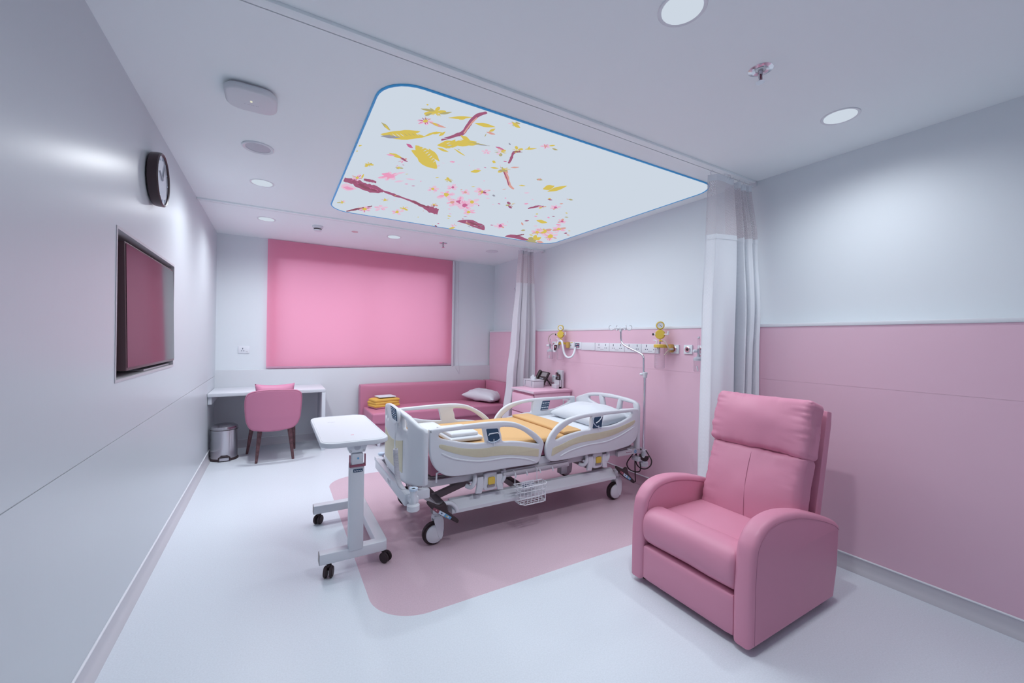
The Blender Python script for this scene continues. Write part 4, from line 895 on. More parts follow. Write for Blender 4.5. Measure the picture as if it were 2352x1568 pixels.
def art_foot(b, fp):
    x0, z0 = xz1([(945, 478)])[0]; o = lambda dx, dz: (x0+dx, z0+dz)
    for l, w, m in (([o(-.04, -.002), o(-.035, .010), o(.035, .013), o(.04, .004)], .004, M_PLATE), ([o(-.052, -.035), o(-.03, -.047), o(0, -.053), o(.03, -.046), o(.055, -.032)], .004, M_LBLUE), ([o(.002, -.03), o(.004, -.078)], .0035, M_PLATE)):
        bezel_scale(b, fp, l, m, w)
    for k in range(7): d = -.045+k*.015; bezel_scale(b, fp, [o(d, -.04-abs(3-k)*-.003-.012), o(d+.002, -.052-abs(3-k)*-.003-.012)], M_LBLUE, .002)
h_out = sm(xz8([(195, 1180), (215, 1080), (260, 960), (330, 840), (430, 720), (560, 625), (720, 560), (920, 505), (1150, 470), (1400, 443), (1650, 420), (1860, 402), (1935, 402), (1955, 420), (1962, 500), (1960, 700), (1950, 850), (1915, 965), (1840, 1060), (1740, 1120), (1500, 1195), (1250, 1240), (1000, 1275), (750, 1330), (500, 1380), (330, 1400), (255, 1370), (210, 1290)]))
h_h1 = sm(xz8([(388, 985), (392, 955), (440, 880), (550, 770), (690, 670), (850, 602), (1060, 556), (1066, 580), (1056, 690), (1042, 790), (980, 805), (850, 833), (640, 895), (500, 955), (410, 1000)]), 3)
h_h2 = xz8([(1300, 528), (1450, 508), (1700, 480), (1835, 465), (1850, 490), (1825, 540), (1760, 590), (1680, 635), (1560, 690), (1420, 730), (1262, 752), (1275, 660)])
h_strip = sm(xz8([(305, 1245), (320, 1170), (345, 1138), (500, 1070), (700, 972), (950, 892), (1200, 850), (1450, 790), (1650, 720), (1850, 625), (1880, 620), (1886, 645), (1840, 705), (1700, 790), (1450, 905), (1150, 990), (900, 1030), (700, 1090), (500, 1190), (320, 1290), (305, 1285)]))
h_ridge = [(p.x, p.y) for p in catmull([(a, c_, 0) for a, c_ in xz8([(470, 1300), (600, 1220), (760, 1155), (1000, 1082), (1250, 1040), (1400, 1000), (1560, 930), (1700, 850), (1870, 740)])], 4, False)]
h_pad = xz8([(1115, 572), (1125, 560), (1258, 545), (1268, 556), (1248, 752), (1240, 760), (1090, 772), (1081, 765)])
def art_head(b, fp):
    x0, z0 = xz8([(1175, 650)])[0]; o = lambda dx, dz: (x0+dx, z0+dz)
    bezel_scale(b, fp, [o(-.02, -.006), o(.01, .006), o(.035, .028), o(.042, .045)], M_PLATE, .005)
    bezel_scale(b, fp, [o(-.055, .04), o(-.045, -.005), o(-.02, -.032), o(.015, -.046), o(.04, -.048)], M_LBLUE, .004)
    bezel_scale(b, fp, [o(.01, -.03), o(.012, -.07)], M_PLATE, .0035)
def art_keys(b, fp):
    for r in range(2):
        for c_ in range(4):
            q_ = [Vector(k_) for k_ in kpad]; u_, v_ = (c_+.5)/4, .22+.48*r; q_ = q_[0].lerp(q_[1], u_).lerp(q_[3].lerp(q_[2], u_), v_); x0, z0 = q_.x, q_.y
            b.box((x0-.006, YM-YN-.034-.0055, z0-.006), (x0+.006, YM-YN-.034-.0035, z0+.006), M_PLATE)
            b.box((x0-.009, YM-YN-.034-.0055, z0-.024), (x0+.010, YM-YN-.034-.0035, z0-.019), M_GREYP)
rail(f_out, [f_h1, f_h2], f_strip, f_ridge, f_pad, art_foot, False, '')
rail(h_out, [h_h1, h_h2], h_strip, h_ridge, h_pad, art_head, False, '')
rail(f_out, [f_h1, f_h2], f_strip, f_ridge, None, None, True, '')
kpad = [((q := P(a, b_, 1, YM-YN-.034)).x, q.z) for a, b_ in ((1246, 921), (1263.2, 919.5), (1258.2, 940), (1241, 942.2))]
rail(h_out, [h_h1, h_h2], h_strip, h_ridge, kpad, art_keys, True, '')
# foot board, bowed towards the foot and wrapped round at both ends
YC = 3.04
def bow(y):
    d = abs(y-YC); return .772+.045*(d/.47)**2+.050*max(0, (d-.27)/.20)**2.2
def fbp(x, y, z): return (bow(x)+z, x, y)
f_o = [(2.575, .46), (2.575, .80), (2.585, .822), (2.62, .836), (2.68, .868), (2.74, .892), (2.83, .904), (2.94, .911), (3.14, .911), (3.25, .904), (3.34, .892), (3.40, .868), (3.46, .836), (3.495, .822), (3.505, .80), (3.505, .46), (3.49, .448), (3.38, .432), (3.25, .424), (2.83, .424), (2.70, .432), (2.59, .448)]
hole_a = [(2.725, .800), (2.735, .842), (2.765, .866), (2.835, .874), (2.845, .868), (2.825, .80), (2.815, .790), (2.735, .790)]
hole_a2 = [(2.855, .80), (2.875, .868), (2.885, .876), (2.905, .878), (2.905, .79), (2.865, .79)]
mir = lambda l: [(2*YC-a, c_) for a, c_ in l][::-1]
ys = [2.575+.93*i/24 for i in range(25)]
b = MB(); b.plate(f_o, [hole_a, hole_a2, mir(hole_a), mir(hole_a2)], .040, .013, M_PLASTIC, fbp, cuts=[(0, ys)]); fbd = b.build('foot_board', bed, angle=55)
wz = lambda y, s: .725-.045*(1-min(1, (abs(y-YC)/.28))**2) if s else .490+.0*(y)
wp = [(2.788+.504*i/12, wz(2.788+.504*i/12, 1)) for i in range(13)]+[(3.292, .492), (2.788, .492)]
b = MB(); b.plate(wp, [], .004, .001, M_WOOD, lambda x, y, z: (bow(x)-.0205+z, x, y), cuts=[(0, ys)]); b.build('wood_panel', fbd, label='beige wood panel')
# head board
HB = 2.868
hpts = px_yz([(1324.5, 912), (1331, 908), (1343, 904.5), (1351, 901.5), (1362, 900.8), (1380, 901), (1400, 903.5), (1420, 908), (1443, 914), (1457, 919.5), (1466, 926.5), (1469, 936)], HB)
ho = hpts+[(hpts[-1][0], .45), (hpts[-1][0]+.045, .44), (hpts[-1][0]+.06, .50), (hpts[0][0]-.06, .50), (hpts[0][0]-.045, .44), (hpts[0][0], .45)]
hh = [sm(px_yz([q8(*p) for p in l], HB), 2) for l in ([(1028, 172), (1050, 157), (1205, 155), (1216, 165), (1246, 318), (1235, 330), (1060, 232), (1030, 200)], [(1302, 180), (1320, 176), (1560, 212), (1575, 232), (1545, 380), (1530, 396), (1345, 362), (1330, 340)], [(1650, 262), (1665, 252), (1845, 296), (1862, 315), (1868, 370), (1855, 385), (1640, 398), (1630, 388)])]
b = MB(); b.plate(ho, hh, .038, .013, M_PLASTIC, YZ(HB)); b.build('head_board', bed, angle=50)
# deck frame
b = MB()
for y in (2.665, 3.415):
    b.box((.87, y-.022, .412), (2.93, y+.022, .458), M_GREYM, .004)
for x in (.90, 1.30, 1.95, 2.40, 2.88): b.box((x-.02, 2.665, .415), (x+.02, 3.415, .455), M_GREYM, .003)
b.box((.92, 2.67, .458), (2.84, 3.41, .474), M_DARKM, .004); b.build('deck_frame', bed)
b = MB(); b.box((.70+.02, 2.57, .345), (.765, 3.45, .425), M_METALW, .012); b.box((.745, 2.60, .36), (.90, 2.66, .42), M_METALW, .006); b.box((.745, 3.42, .36), (.90, 3.48, .42), M_METALW, .006); b.build('foot_bar', bed)
b = MB(); b.box((.7185, 2.93, .362), (.7205, 3.02, .41), M_PLATE);
for k in range(4): b.box((.7175, 2.94+k*.02, .37), (.719, 2.952+k*.02, .40), M_GREYP)
b.build('rating_label', bed, label='small grey rating label')
# corner bumpers
def bumper(x, y, z0, z1, rr=.040):
    b = MB(); b.lathe([(0, 0), (rr-.006, 0), (rr, .006), (rr, .036), (rr-.008, .044), (.024, .046), (.024, .055)], (x, y, z0), M_PLASTIC, seg=28); b.cyl((x, y, z0+.05), (x, y, z1), .0215, M_METALW, seg=20); b.lathe([(.021, 0), (.028, .002), (.028, .016), (.021, .018), (.012, .012), (0, .012)], (x, y, z1-.012), M_LBLUE, seg=20); return b.build('corner_bumper', bed)
bp = P(949, 1172, 1, 2.53); bumper(bp.x, 2.53, bp.z, P(949, 1122, 1, 2.53).z)
bumper(.80, 3.585, .292, .425); bumper(2.955, 2.62, .275, .335); bumper(2.955, 3.46, .275, .335)
b = MB(); b.box((.74, 2.52, .375), (.80, 2.60, .415), M_METALW, .006); b.box((.74, 3.44, .375), (.80, 3.58, .410), M_METALW, .006); b.box((2.86, 2.60, .33), (2.955, 2.68, .37), M_METALW, .006); b.box((2.86, 3.41, .33), (2.955, 3.48, .37), M_METALW, .006); b.build('bumper_bracket', bed)
# rail latches
def latch(x, Y, dirn, z):
    s_ = -1 if dirn else 1
    yy = lambda d: Y+s_*d
    fn = lambda a, c_, e: (x+a, yy(0)+e*s_, z+c_)
    b = MB(); b.plate(sm([(-.045, .06), (.045, .06), (.055, .03), (.05, -.02), (.045, -.06), (.0, -.068), (-.05, -.06), (-.062, -.02), (-.055, .03)], 3), [], .05, .010, M_METALW, lambda a, c_, e: (x+a, yy(.02)+e, z+c_)); l_ = b.build('rail_latch', bed)
    b = MB(); b.plate(roundrect(-.024, -.022, .030, .030, .008, 3), [], .02, .004, M_YELLOWD if False else M_YELLOW, lambda a, c_, e: (x+a, yy(-.008)+e, z+c_)); b.build('release_handle', l_, label='orange release handle')
    b = MB(); b.plate(roundrect(-.03, -.042, .032, -.022, .004, 2), [], .012, .002, M_DARKM, lambda a, c_, e: (x+a, yy(-.006)+e, z+c_)); b.build('latch_recess', l_)
    for dx, w in ((-.125, .03), (.115, .03)):
        b = MB()
        path = catmull([(x+dx, yy(.03), z+.075), (x+dx, yy(0), z+.05), (x+dx-.01, yy(-.012), z+.01), (x+dx-.03, yy(0), z-.02), (x+dx-.055, yy(.03), z-.015)], 5, False); b.tube(path, .016, M_PLASTIC, 10)
        b.build('rail_arm', bed)
    b = MB()
    for dx, sg in ((-.085, -1), (.07, 1)):
        b.plate([(dx-.025, .045), (dx+.022, .045), (dx+.026, -.03), (dx+.012*sg+.02, -.075), (dx+.012*sg-.025, -.07), (dx-.028, -.02)], [], .022, .005, M_PLASTIC, lambda a, c_, e: (x+a, yy(-.004)+e, z+c_))
    b.build('rail_foot', bed)
    b = MB(); b.cyl((x-.16, yy(.035), z+.02), (x+.15, yy(.035), z+.02), .018, M_DARKM); b.ball((x-.155, yy(.0), z+.015), .011, M_CHROME); b.build('pivot', bed)
for Y, dn in ((2.625, False), (3.455, True)):
    latch(1.365, Y, dn, .392); latch(2.395, Y, dn, .405)
# accessory rail with hooks, lift posts, wire loops
b = MB(); b.box((1.46, 2.60, .418), (2.06, 2.618, .442), M_GREYM, .003); b.box((1.45, 2.615, .40), (2.08, 2.66, .455), M_GREYM, .004)
for x in (1.56, 1.66, 1.78, 1.90): b.tube([(x, 2.603, .425), (x, 2.590, .408), (x, 2.588, .398)], .006, M_METALW, 6)
b.build('accessory_rail', bed)
for x in (1.497, 2.112):
    b = MB(); b.box((x-.030, 2.72, .30), (x+.030, 2.78, .42), M_GREYM, .004); b.box((x-.030, 3.30, .30), (x+.030, 3.36, .42), M_GREYM, .004); b.build('lift_post', bed)
b = MB(); b.plate(sm([(1.79, .52), (1.86, .52), (1.90, .46), (1.90, .40), (1.80, .40), (1.79, .45)], 3), [], .03, .006, M_PLASTIC, XZ(2.64)); b.build('rail_bracket', bed)
for pts in ([P(1002, 1108, 1, 2.60), P(1003, 1087, 1, 2.60), P(1012, 1082, 1, 2.60), P(1022, 1082, 1, 2.63)], [P(1451, 1030, 1, 2.60), P(1450, 1033, 1, 2.60), P(1440, 1030, 1, 2.63)]):
    b = MB(); b.tube(pts, .006, M_PLASTIC, 8); b.build('sheet_hook', bed)
b = MB(); q = P(1440, 1040, 1, 2.615); b.box((2.62, 2.612, .405), (2.93, 2.645, .452), M_GREYM, .003); b.build('head_side_plate', bed)
b = MB(); b.box((2.71, 2.6105, .412), (2.80, 2.613, .445), M_LGREYP)
for k in range(8): b.box((2.722+k*.009, 2.6095, .426), (2.728+k*.009, 2.611, .431+(.003 if k in (0, 3) else 0)), M_MAROON)
b.build('maker_label', bed)
b = MB(); b.plate([(2.835+.014*math.cos(a*PI/8), .428+.016*math.sin(a*PI/8)) for a in range(16)], [[(2.835+.007*math.cos(-a*PI/8), .428+.008*math.sin(-a*PI/8)) for a in range(16)]], .002, .0003, M_BLUE, XZ(2.6105)); b.build('round_emblem', bed, label='blue round emblem')
# base frame with the long tray cover
b = MB()
for y0, sg in ((2.612, 1), (3.468, -1)):
    prof = [(0, .215), (0, .238), (.012, .250), (.050, .292), (.075, .297), (.085, .290), (.085, .215)]
    bb = bmesh.new(); A = [bb.verts.new((1.065, y0+sg*d, z)) for d, z in prof]; B_ = [bb.verts.new((2.600, y0+sg*d, z)) for d, z in prof]; n = len(prof)
    for i in range(n): bb.faces.new((A[i], A[(i+1) % n], B_[(i+1) % n], B_[i]))
    bb.faces.new(A[::-1]); bb.faces.new(B_); b._merge(bb, M_PLASTIC)
b.build('base_side_cover', bed, angle=25)
for Y in (2.615, 3.465):
    b = MB(); b.tube(catmull([(1.10, Y, .225), (1.092, Y, .255), (1.06, Y+.0, .288), (1.02, Y, .297), (.985, Y, .285)], 5, False), .015, M_METALW, 10); b.build('cover_end', bed)
b = MB()
b.box((.95, 2.69, .205), (2.70, 2.735, .255), M_DARKM, .004); b.box((.95, 3.345, .205), (2.70, 3.39, .255), M_DARKM, .004); b.box((1.00, 2.69, .205), (1.06, 3.39, .255), M_DARKM, .004); b.box((2.58, 2.69, .205), (2.64, 3.39, .255), M_DARKM, .004); b.box((1.70, 2.70, .20), (1.76, 3.38, .25), M_DARKM, .004)
b.build('base_frame', bed)
b = MB()
for y in (2.665, 3.415):
    d = Vector((.20, 0, -.17)); b.box(Vector((.885, y, .345))-Vector((d.length/2, .020, .010)), Vector((.885, y, .345))+Vector((d.length/2, .020, .010)), M_GREYM, .003, rot=Matrix.Rotation(math.atan2(.17, .20), 3, 'Y'))
b.build('corner_strut', bed)
for (xa, za, xb, zb) in ((1.03, .232, 1.40, .33), (2.30, .38, 2.62, .25)):
    for y in (2.92, 3.16):
        b = MB(); d = Vector((xb-xa, 0, zb-za)); ang = math.atan2(d.z, d.x); m_ = Matrix.Rotation(-ang, 3, 'Y'); c_ = Vector(((xa+xb)/2, y, (za+zb)/2))
        b.box(c_-Vector((d.length/2, .018, .024)), c_+Vector((d.length/2, .018, .024)), M_DARKM, .003, rot=m_); b.build('lift_arm', bed)
b = MB(); b.box((1.20, 2.96, .26), (1.75, 3.10, .36), M_DARKM, .02); b.cyl((1.75, 3.03, .31), (2.25, 3.03, .36), .025, M_GREYM); b.build('motor', bed)
def caster(x, y, pedal):
    b = MB(); b.cyl((x, y-.021, .078), (x, y+.021, .078), .077, M_BLACK, seg=36, bev=.010); w_ = b.build('caster_wheel', bed)
    for sg in (-1, 1):
        b = MB(); b.lathe([(0, .014), (.048, .014), (.060, .008), (.063, 0)], (x+.006, y+sg*.021, .077), M_PLASTIC, axis=(0, sg, 0), seg=30); b.build('wheel_cover', w_)
    b = MB()
    for sg in (-1, 1):
        b.plate(sm([(x-.002, .185), (x+.058, .185), (x+.066, .12), (x+.064, .08), (x+.052, .04), (x+.03, .05), (x+.01, .12)], 3), [], .014, .004, M_METALW, XZ(y+sg*.030))
    b.box((x-.002, y-.036, .172), (x+.058, y+.036, .20), M_METALW, .008); b.cyl((x+.028, y, .195), (x+.028, y, .262), .031, M_METALW, seg=20); b.cyl((x+.028, y, .205), (x+.028, y, .211), .033, M_YELLOWD if False else M_GREYM, seg=20); b.build('caster_fork', bed)
caster(.957, 2.69, 1); caster(2.652, 2.69, 1); caster(.985, 3.44, 0); caster(2.652, 3.40, 0)
def q7(x, y): return (980+x/7.1286, 1040+y/7.1286)
pedo = [(10, 800), (60, 802), (180, 848), (235, 840), (285, 806), (312, 830), (330, 900), (352, 952), (420, 1012), (508, 1078), (515, 1105), (490, 1137), (400, 1092), (250, 1030), (100, 930), (12, 845)]
PYD = 2.600
base_p = px_xz([q7(*p) for p in pedo], PYD)
labs = [([(95, 930), (120, 892), (215, 940), (190, 990)], M_MAROON), ([(190, 990), (215, 940), (310, 990), (275, 1040)], M_LBLUE), ([(275, 1040), (310, 990), (410, 1050), (385, 1090)], M_BLUE)]
for dx, dz in ((0, 0), (1.705, -.006)):
    b = MB(); b.plate(sm([(x+dx, z+dz) for x, z in base_p], 3), [], .030, .008, M_BLACK, XZ(PYD)); pe = b.build('brake_pedal', bed)
    for l, m in labs:
        b = MB(); b.plate([(x+dx, z+dz) for x, z in px_xz([q7(*p) for p in l], PYD-.016)], [], .003, .0005, m, XZ(PYD-.0155)); b.build('pedal_label', pe)
    for pt, m in (((160, 940), M_PINKPL), ((248, 988), M_NAVY), ((330, 1035), M_YELLOW), ((352, 1048), M_PLATE)):
        q = P(*q7(*pt), 1, PYD-.018); b = MB(); b.lathe([(0, .001), (.005, .001), (.005, 0)], (q.x+dx, PYD-.0175, q.z+dz), m, axis=(0, -1, 0), seg=12); b.build('pedal_symbol', pe)
    b = MB(); b.cyl((.985+dx, 2.61, .262+dz), (.985+dx, 2.69, .25+dz), .02, M_DARKM); b.build('pedal_axle', bed)

# bedding: each thing lies on the bed
b = MB(); b.soft((1.86, 3.04, .551), (1.90, .83, .145), M_MATTRESS, r=.03, puff=(0, 0, .004), n=10); b.build('mattress', label='maroon pink mattress lying on the hospital bed deck', cat='mattress')
b = MB(); b.soft((2.385, 3.04, .634), (.87, .845, .030), M_LINEN, r=.012, puff=(0, 0, .004), n=14, nz=.003, nf=9); b.build('bed_sheet', label='white sheet covering the head half of hospital bed mattress', cat='sheet')
bk = thing('bed_blanket', 'orange blanket spread over the hospital bed with turned back fold', 'blanket', (1.5, 3.04, .625))
b = MB(); b.soft((1.53, 3.04, .640), (1.17, .862, .046), M_ORANGE, r=.020, puff=(0, 0, .008), n=22, nz=.005, nf=5); b.build('blanket_body', bk)
b = MB(); b.soft((2.115, 3.035, .676), (.185, .84, .026), M_ORANGE, r=.012, puff=(0, 0, .010), n=16, nz=.006, nf=5, seed=4); b.build('turned_fold', bk)
tw = thing('folded_towel', 'folded white towels on the orange blanket near the foot board', 'towel', (1.23, 2.92, .665))
b = MB(); b.soft((1.22, 2.90, .688), (.26, .36, .034), M_LINEN, r=.015, puff=(0, 0, .004), n=8, nz=.004); b.build('lower_fold', tw)
b = MB(); b.soft((1.215, 2.91, .718), (.22, .32, .030), M_LINEN, r=.014, puff=(0, 0, .005), n=8, nz=.004, seed=3); b.build('upper_fold', tw)
b = MB(); b.soft((1.09, 3.28, .678), (.25, .30, .030), M_LINEN, r=.014, puff=(0, 0, .004), n=8, nz=.003, seed=5); b.build('folded_sheet', label='flat folded white sheet at the far foot corner of the orange blanket', cat='sheet')
pillow('pillow', (2.63, 3.02, .712), (.42, .74, .20), M_LINEN, Matrix.Rotation(math.radians(-7), 3, 'Y'), nz=.012, nf=6, seed=2, label='plump white pillow at the head of the hospital bed', cat='pillow')
# hand control hooked over the foot board, with a coiled cord
hc = thing('bed_hand_control', 'grey bed remote with navy keypad and coiled cord on foot board', 'hand control', (.75, 3.12, .80))
X = .735
ho_ = px_yz([(890.5, 928), (895, 926.5), (905, 932.5), (912.5, 941), (914.5, 955), (914, 968), (911, 972), (906, 972), (899.5, 965), (895, 950)], X)
b = MB(); b.plate(sm(ho_, 3), [], .030, .010, M_PLASTIC, lambda x, y, z: (X+z+.05*(y-.80), x, y)); b.build('housing', hc)
kp_ = px_yz([(895.4, 931), (907, 939.6), (911.4, 967.3), (900, 959)], X-.016)
b = MB(); b.plate(kp_, [], .003, .0005, M_NAVY, lambda x, y, z: (X-.0165+z+.05*(y-.80), x, y)); kd = b.build('keypad', hc, label='navy keypad')
b = MB()
for i in range(5):
    for j in range(3):
        u, v = .2+.3*j, .12+.19*i
        a = Vector(kp_[0]).lerp(Vector(kp_[1]), u); d_ = Vector(kp_[3]).lerp(Vector(kp_[2]), u); q = a.lerp(d_, v)
        b.box((X-.019+.05*(q.y-.80), q.x-.008, q.y-.004), (X-.017+.05*(q.y-.80), q.x+.008, q.y+.004), M_LBLUE if (i+j) % 2 else M_GREYP)
b.build('key_symbols', kd)
b = MB(); b.tube(catmull([P(910, 970, 0, .73), P(909.5, 990, 0, .725), P(907, 1010, 0, .722), P(907, 1031, 0, .715)], 5, False), .0045, M_PLASTIC, 8); b.build('cord', hc)
ctr = catmull([P(908.5, 1031, 0, .700), P(910, 1060, 0, .700), P(912.5, 1090, 0, .700), P(918, 1112, 0, .705), P(926, 1122, 0, .72)], 12, False)
b = MB(); hel = []; N = 900
for k in range(N):
    f = k/(N-1)*(len(ctr)-1); i = int(min(f, len(ctr)-2)); p = ctr[i].lerp(ctr[i+1], f-i); a = k/N*2*PI*46
    hel.append(p+Vector((.0135*math.cos(a), .0135*math.sin(a), 0)))
b.tube(hel, .0038, M_LGREYP, 6); b.build('coiled_cord', hc, label='grey coiled cord')
# wire basket hanging on the accessory rail
wb = thing('wire_basket', 'white wire basket hanging from the side of hospital bed', 'basket', (1.66, 2.55, .22))
b = MB(); x0, x1, ya, yb = 1.535, 1.785, 2.578, 2.480
def loop(z, s=0.0): return [(x0+s, ya, z), (x1-s, ya, z), (x1-s, yb+.03, z), (x1-s-.03, yb, z), (x0+s+.03, yb, z), (x0+s, yb+.03, z)]
for z, r_ in ((.352, .0042), (.318, .003), (.275, .003), (.225, .0042)): b.tube(loop(z, (.352-z)*.12), r_, M_TRIM, 6, True)
for k in range(7):
    x = x0+.03+k*(x1-x0-.06)/6; b.tube([(x, yb, .352), (x, yb, .225), (x, ya, .225), (x, ya, .352)], .0024, M_TRIM, 6)
for x in (x0+.01, x1-.045): b.tube([(x, ya, .352), (x, ya, .44), (x, 2.595, .447), (x, 2.612, .445)], .0032, M_TRIM, 6)
for y in (yb+.035, yb+.065): b.tube([(x0+.015, y, .352), (x0+.02, y, .225), (x1-.02, y, .225), (x1-.015, y, .352)], .0024, M_TRIM, 6)
b.build('wire_frame', wb)
b = MB(); b.box((1.60, 2.572, .30), (1.71, 2.575, .362), M_PLATE); cdp = b.build('label_card', wb, label='white printed card')
b = MB(); random.seed(5)
for r in range(4):
    x = 1.606
    while x < 1.70:
        w = random.uniform(.006, .02); b.box((x, 2.5712, .352-r*.014-.006), (min(x+w, 1.706), 2.5722, .352-r*.014), M_NAVY if random.random() < .6 else M_GREYP); x += w+.006
b.build('print', cdp)

# ------------------------------------------------------------------ infusion pole and power cord
iv = thing('infusion_pole', 'chrome infusion pole with bent neck and hooks at the bed head', 'infusion pole', (2.955, 2.622, .36))
IX, IY = 2.955, 2.622
b = MB(); b.lathe([(0, 0), (.024, 0), (.026, .006), (.026, .070), (.030, .074), (.030, .090), (.018, .094), (0, .094)], (IX, IY, .335), M_PLASTIC, seg=24); b.build('socket_cup', iv)
b = MB(); b.cyl((IX, IY, .40), (IX, IY, 1.115), .0125, M_CHROME, seg=20); b.build('lower_tube', iv)
b = MB(); b.lathe([(.013, -.035), (.019, -.03), (.021, -.008), (.024, .0), (.022, .016), (.014, .020)], (IX, IY, 1.125), M_PLASTIC, seg=24); b.ball((IX-.018, IY+.025, 1.123), .016, M_PLASTIC, (1, 1.3, .7)); b.build('locking_collar', iv)
tp = [P(1478.5, 856, 0, IX), P(1478.5, 830, 0, IX), P(1478.3, 822, 0, IX), P(1475, 814.5, 0, IX), P(1468, 810, 0, IX), P(1450, 801, 0, IX), P(1436, 793.5, 0, IX), P(1429.5, 788, 0, IX), P(1426.5, 780, 0, IX), P(1426, 770, 0, IX), P(1426, 757, 0, IX)]
b = MB(); b.tube(catmull(tp, 6, False), .0098, M_CHROME, 14); b.build('bent_tube', iv)
tc_ = P(1426, 753, 0, IX)
b = MB(); b.cyl(tc_-Vector((0, 0, .035)), tc_+Vector((0, 0, .004)), .015, M_PLASTIC)
for a, l in ((35, .10), (215, .11), (125, .07), (-55, .09)):
    d = Vector((math.sin(math.radians(a))*.6, math.cos(math.radians(a)), 0)).normalized(); o_ = tc_+d*.01+Vector((0, 0, -.004))
    b.tube([o_+Vector((0, 0, 0)), o_+d*l*.6], .011, M_PLASTIC, 8, rad=[.013, .007])
    e = o_+d*l*.6; b.tube(catmull([e, e+d*.012+Vector((0, 0, -.012)), e+d*.035+Vector((0, 0, -.016)), e+d*.052+Vector((0, 0, .004)), e+d*.046+Vector((0, 0, .026)), e+d*.030+Vector((0, 0, .032))], 4, False), .0045, M_PLASTIC, 8)
b.build('hook_head', iv)
pc_ = thing('power_cord', 'black power cord coiled over the bed corner under infusion pole', 'cord', (2.92, 2.60, .05))
def cord(l, X, r=.0055):
    b = MB(); b.tube(catmull([P(x, y, 0, X+dx) for x, y, dx in l], 7, False), r, M_BLACK, 8); return b
def qc(x, y): return (1300+x/8.709, 1000+y/8.709)
C1 = [(1400, 300, 0), (1330, 380, -.01), (1230, 520, -.02), (1225, 610, -.02), (1290, 690, -.02), (1400, 725, -.02), (1470, 715, -.02), (1490, 660, -.02), (1490, 610, -.02), (1480, 520, -.01)]
C2 = [(1420, 310, -.01), (1385, 420, -.02), (1380, 600, -.02), (1385, 800, -.02), (1388, 930, -.03)]
C3 = [(1600, 300, .0), (1660, 400, -.02), (1710, 500, -.025), (1690, 600, -.025), (1610, 660, -.025), (1520, 660, -.025), (1440, 610, -.025), (1400, 520, -.025), (1400, 400, -.02), (1440, 300, -.01)]
for l in (C1, C2, C3): cord([(*qc(x, y), d) for x, y, d in l], 2.93).build('loop', pc_)
b = MB()
for k in range(4):
    cc_ = P(*qc(1560, 400), 0, 2.905); b.tube([cc_+Vector((-.004*k+.004*math.sin(a*2+k), (.046-.004*k)*math.cos(a), .004+(.048-.006*k)*math.sin(a))) for a in [PI+PI*i/22 for i in range(23)]], .0075, M_BLACK, 8)
b.tube([P(*qc(1450, 300), 0, 2.905), P(*qc(1490, 260), 0, 2.905), P(*qc(1500, 290), 0, 2.905)], .010, M_BLACK, 8)
b.build('coil', pc_)

# ------------------------------------------------------------------ overbed table
ot = thing('overbed_table', 'white overbed table on black casters at the foot of the bed', 'table', (.43, 3.0, 0))
TZ = .80
b = MB(); b.plate(catmull([(x, y, 0) for x, y in roundrect(.232, 2.555, .626, 3.46, .085, 4)], 1), [], .030, .006, M_WHITE, XY(TZ-.015)); b.build('table_top', ot)
b = MB(); b.tube([(x, y, TZ-.0005) for x, y in roundrect(.245, 2.575, .613, 3.44, .075, 5)], .0022, M_WHITE, 6, True); b.build('raised_rim', ot)
b = MB(); b.box((.42, 2.735, TZ-.0006), (.438, 2.748, TZ+.0006), M_PINKPL)
for k in range(5): b.box((.333+k*.010, 3.205, TZ-.0006), (.340+k*.010, 3.211, TZ+.0006), M_LGREYP)
b.build('print', ot)
b = MB(); b.box((.395, 2.590, .13), (.478, 2.655, .655), M_WHITE, .006); b.build('column', ot)
b = MB(); b.box((.405, 2.600, .50), (.468, 2.645, .748), M_METALW, .005); b.build('inner_column', ot)
bl_ = lambda z: 2.585
b = MB(); b.plate([(.372, .774), (.492, .774), (.478, .728), (.390, .728)], [], .10, .004, M_LGREYP if False else M_METALW, lambda x, y, z: (x, 2.625+z, y)); hd = b.build('tilt_head', ot)
b = MB(); b.cyl((.434, 2.574, .760), (.434, 2.578, .760), .019, M_GREYP, seg=24); b.build('round_cap', hd)
for x in (.395, .470):
    b = MB(); b.lathe([(.004, 0), (.006, .002), (.006, .0)], (x, 2.574, .738), M_GREYM, axis=(0, -1, 0), seg=12); b.build('screw', hd)
b = MB(); b.box((.403, 2.585, .652), (.470, 2.602, .718), M_WHITE, .004); b.build('front_plate', ot)
b = MB(); b.cyl((.440, 2.582, .690), (.440, 2.587, .690), .006, M_BLUE, seg=14); b.build('lock', ot)
b = MB(); b.box((.390, 2.580, .638), (.484, 2.600, .652), M_REDPR, .003); b.box((.390, 2.584, .640), (.397, 2.598, .712), M_REDPR, .002); b.box((.477, 2.584, .640), (.484, 2.598, .712), M_REDPR, .002); b.build('release_bar', ot, label='dark red release bar')
b = MB(); b.box((.414, 2.5875, .605), (.468, 2.5905, .624), M_NAVY, .001); lb_ = b.build('name_label', ot, label='navy name label')
b = MB()
for k, (w, h) in enumerate(((.005, .008), (.003, .004), (.002, .010), (.004, .006), (.002, .008), (.004, .005), (.002, .008), (.004, .005))): b.box((.420+k*.0055, 2.5865, .610), (.420+k*.0055+w*.8, 2.588, .610+h), M_PLATE)
b.build('lettering', lb_)
b = MB(); b.plate(sm([(.236, 2.597), (.236, 2.663), (.60, 2.663)], 1)[:2]+[(.560, 2.663), (.560, 3.372), (.262, 3.372), (.262, 3.438), (.59, 3.438), (.615, 3.43), (.628, 3.41), (.628, 2.63), (.622, 2.606), (.60, 2.597)], [], .062, .005, M_METALW, XY(.112)); b.build('base', ot)
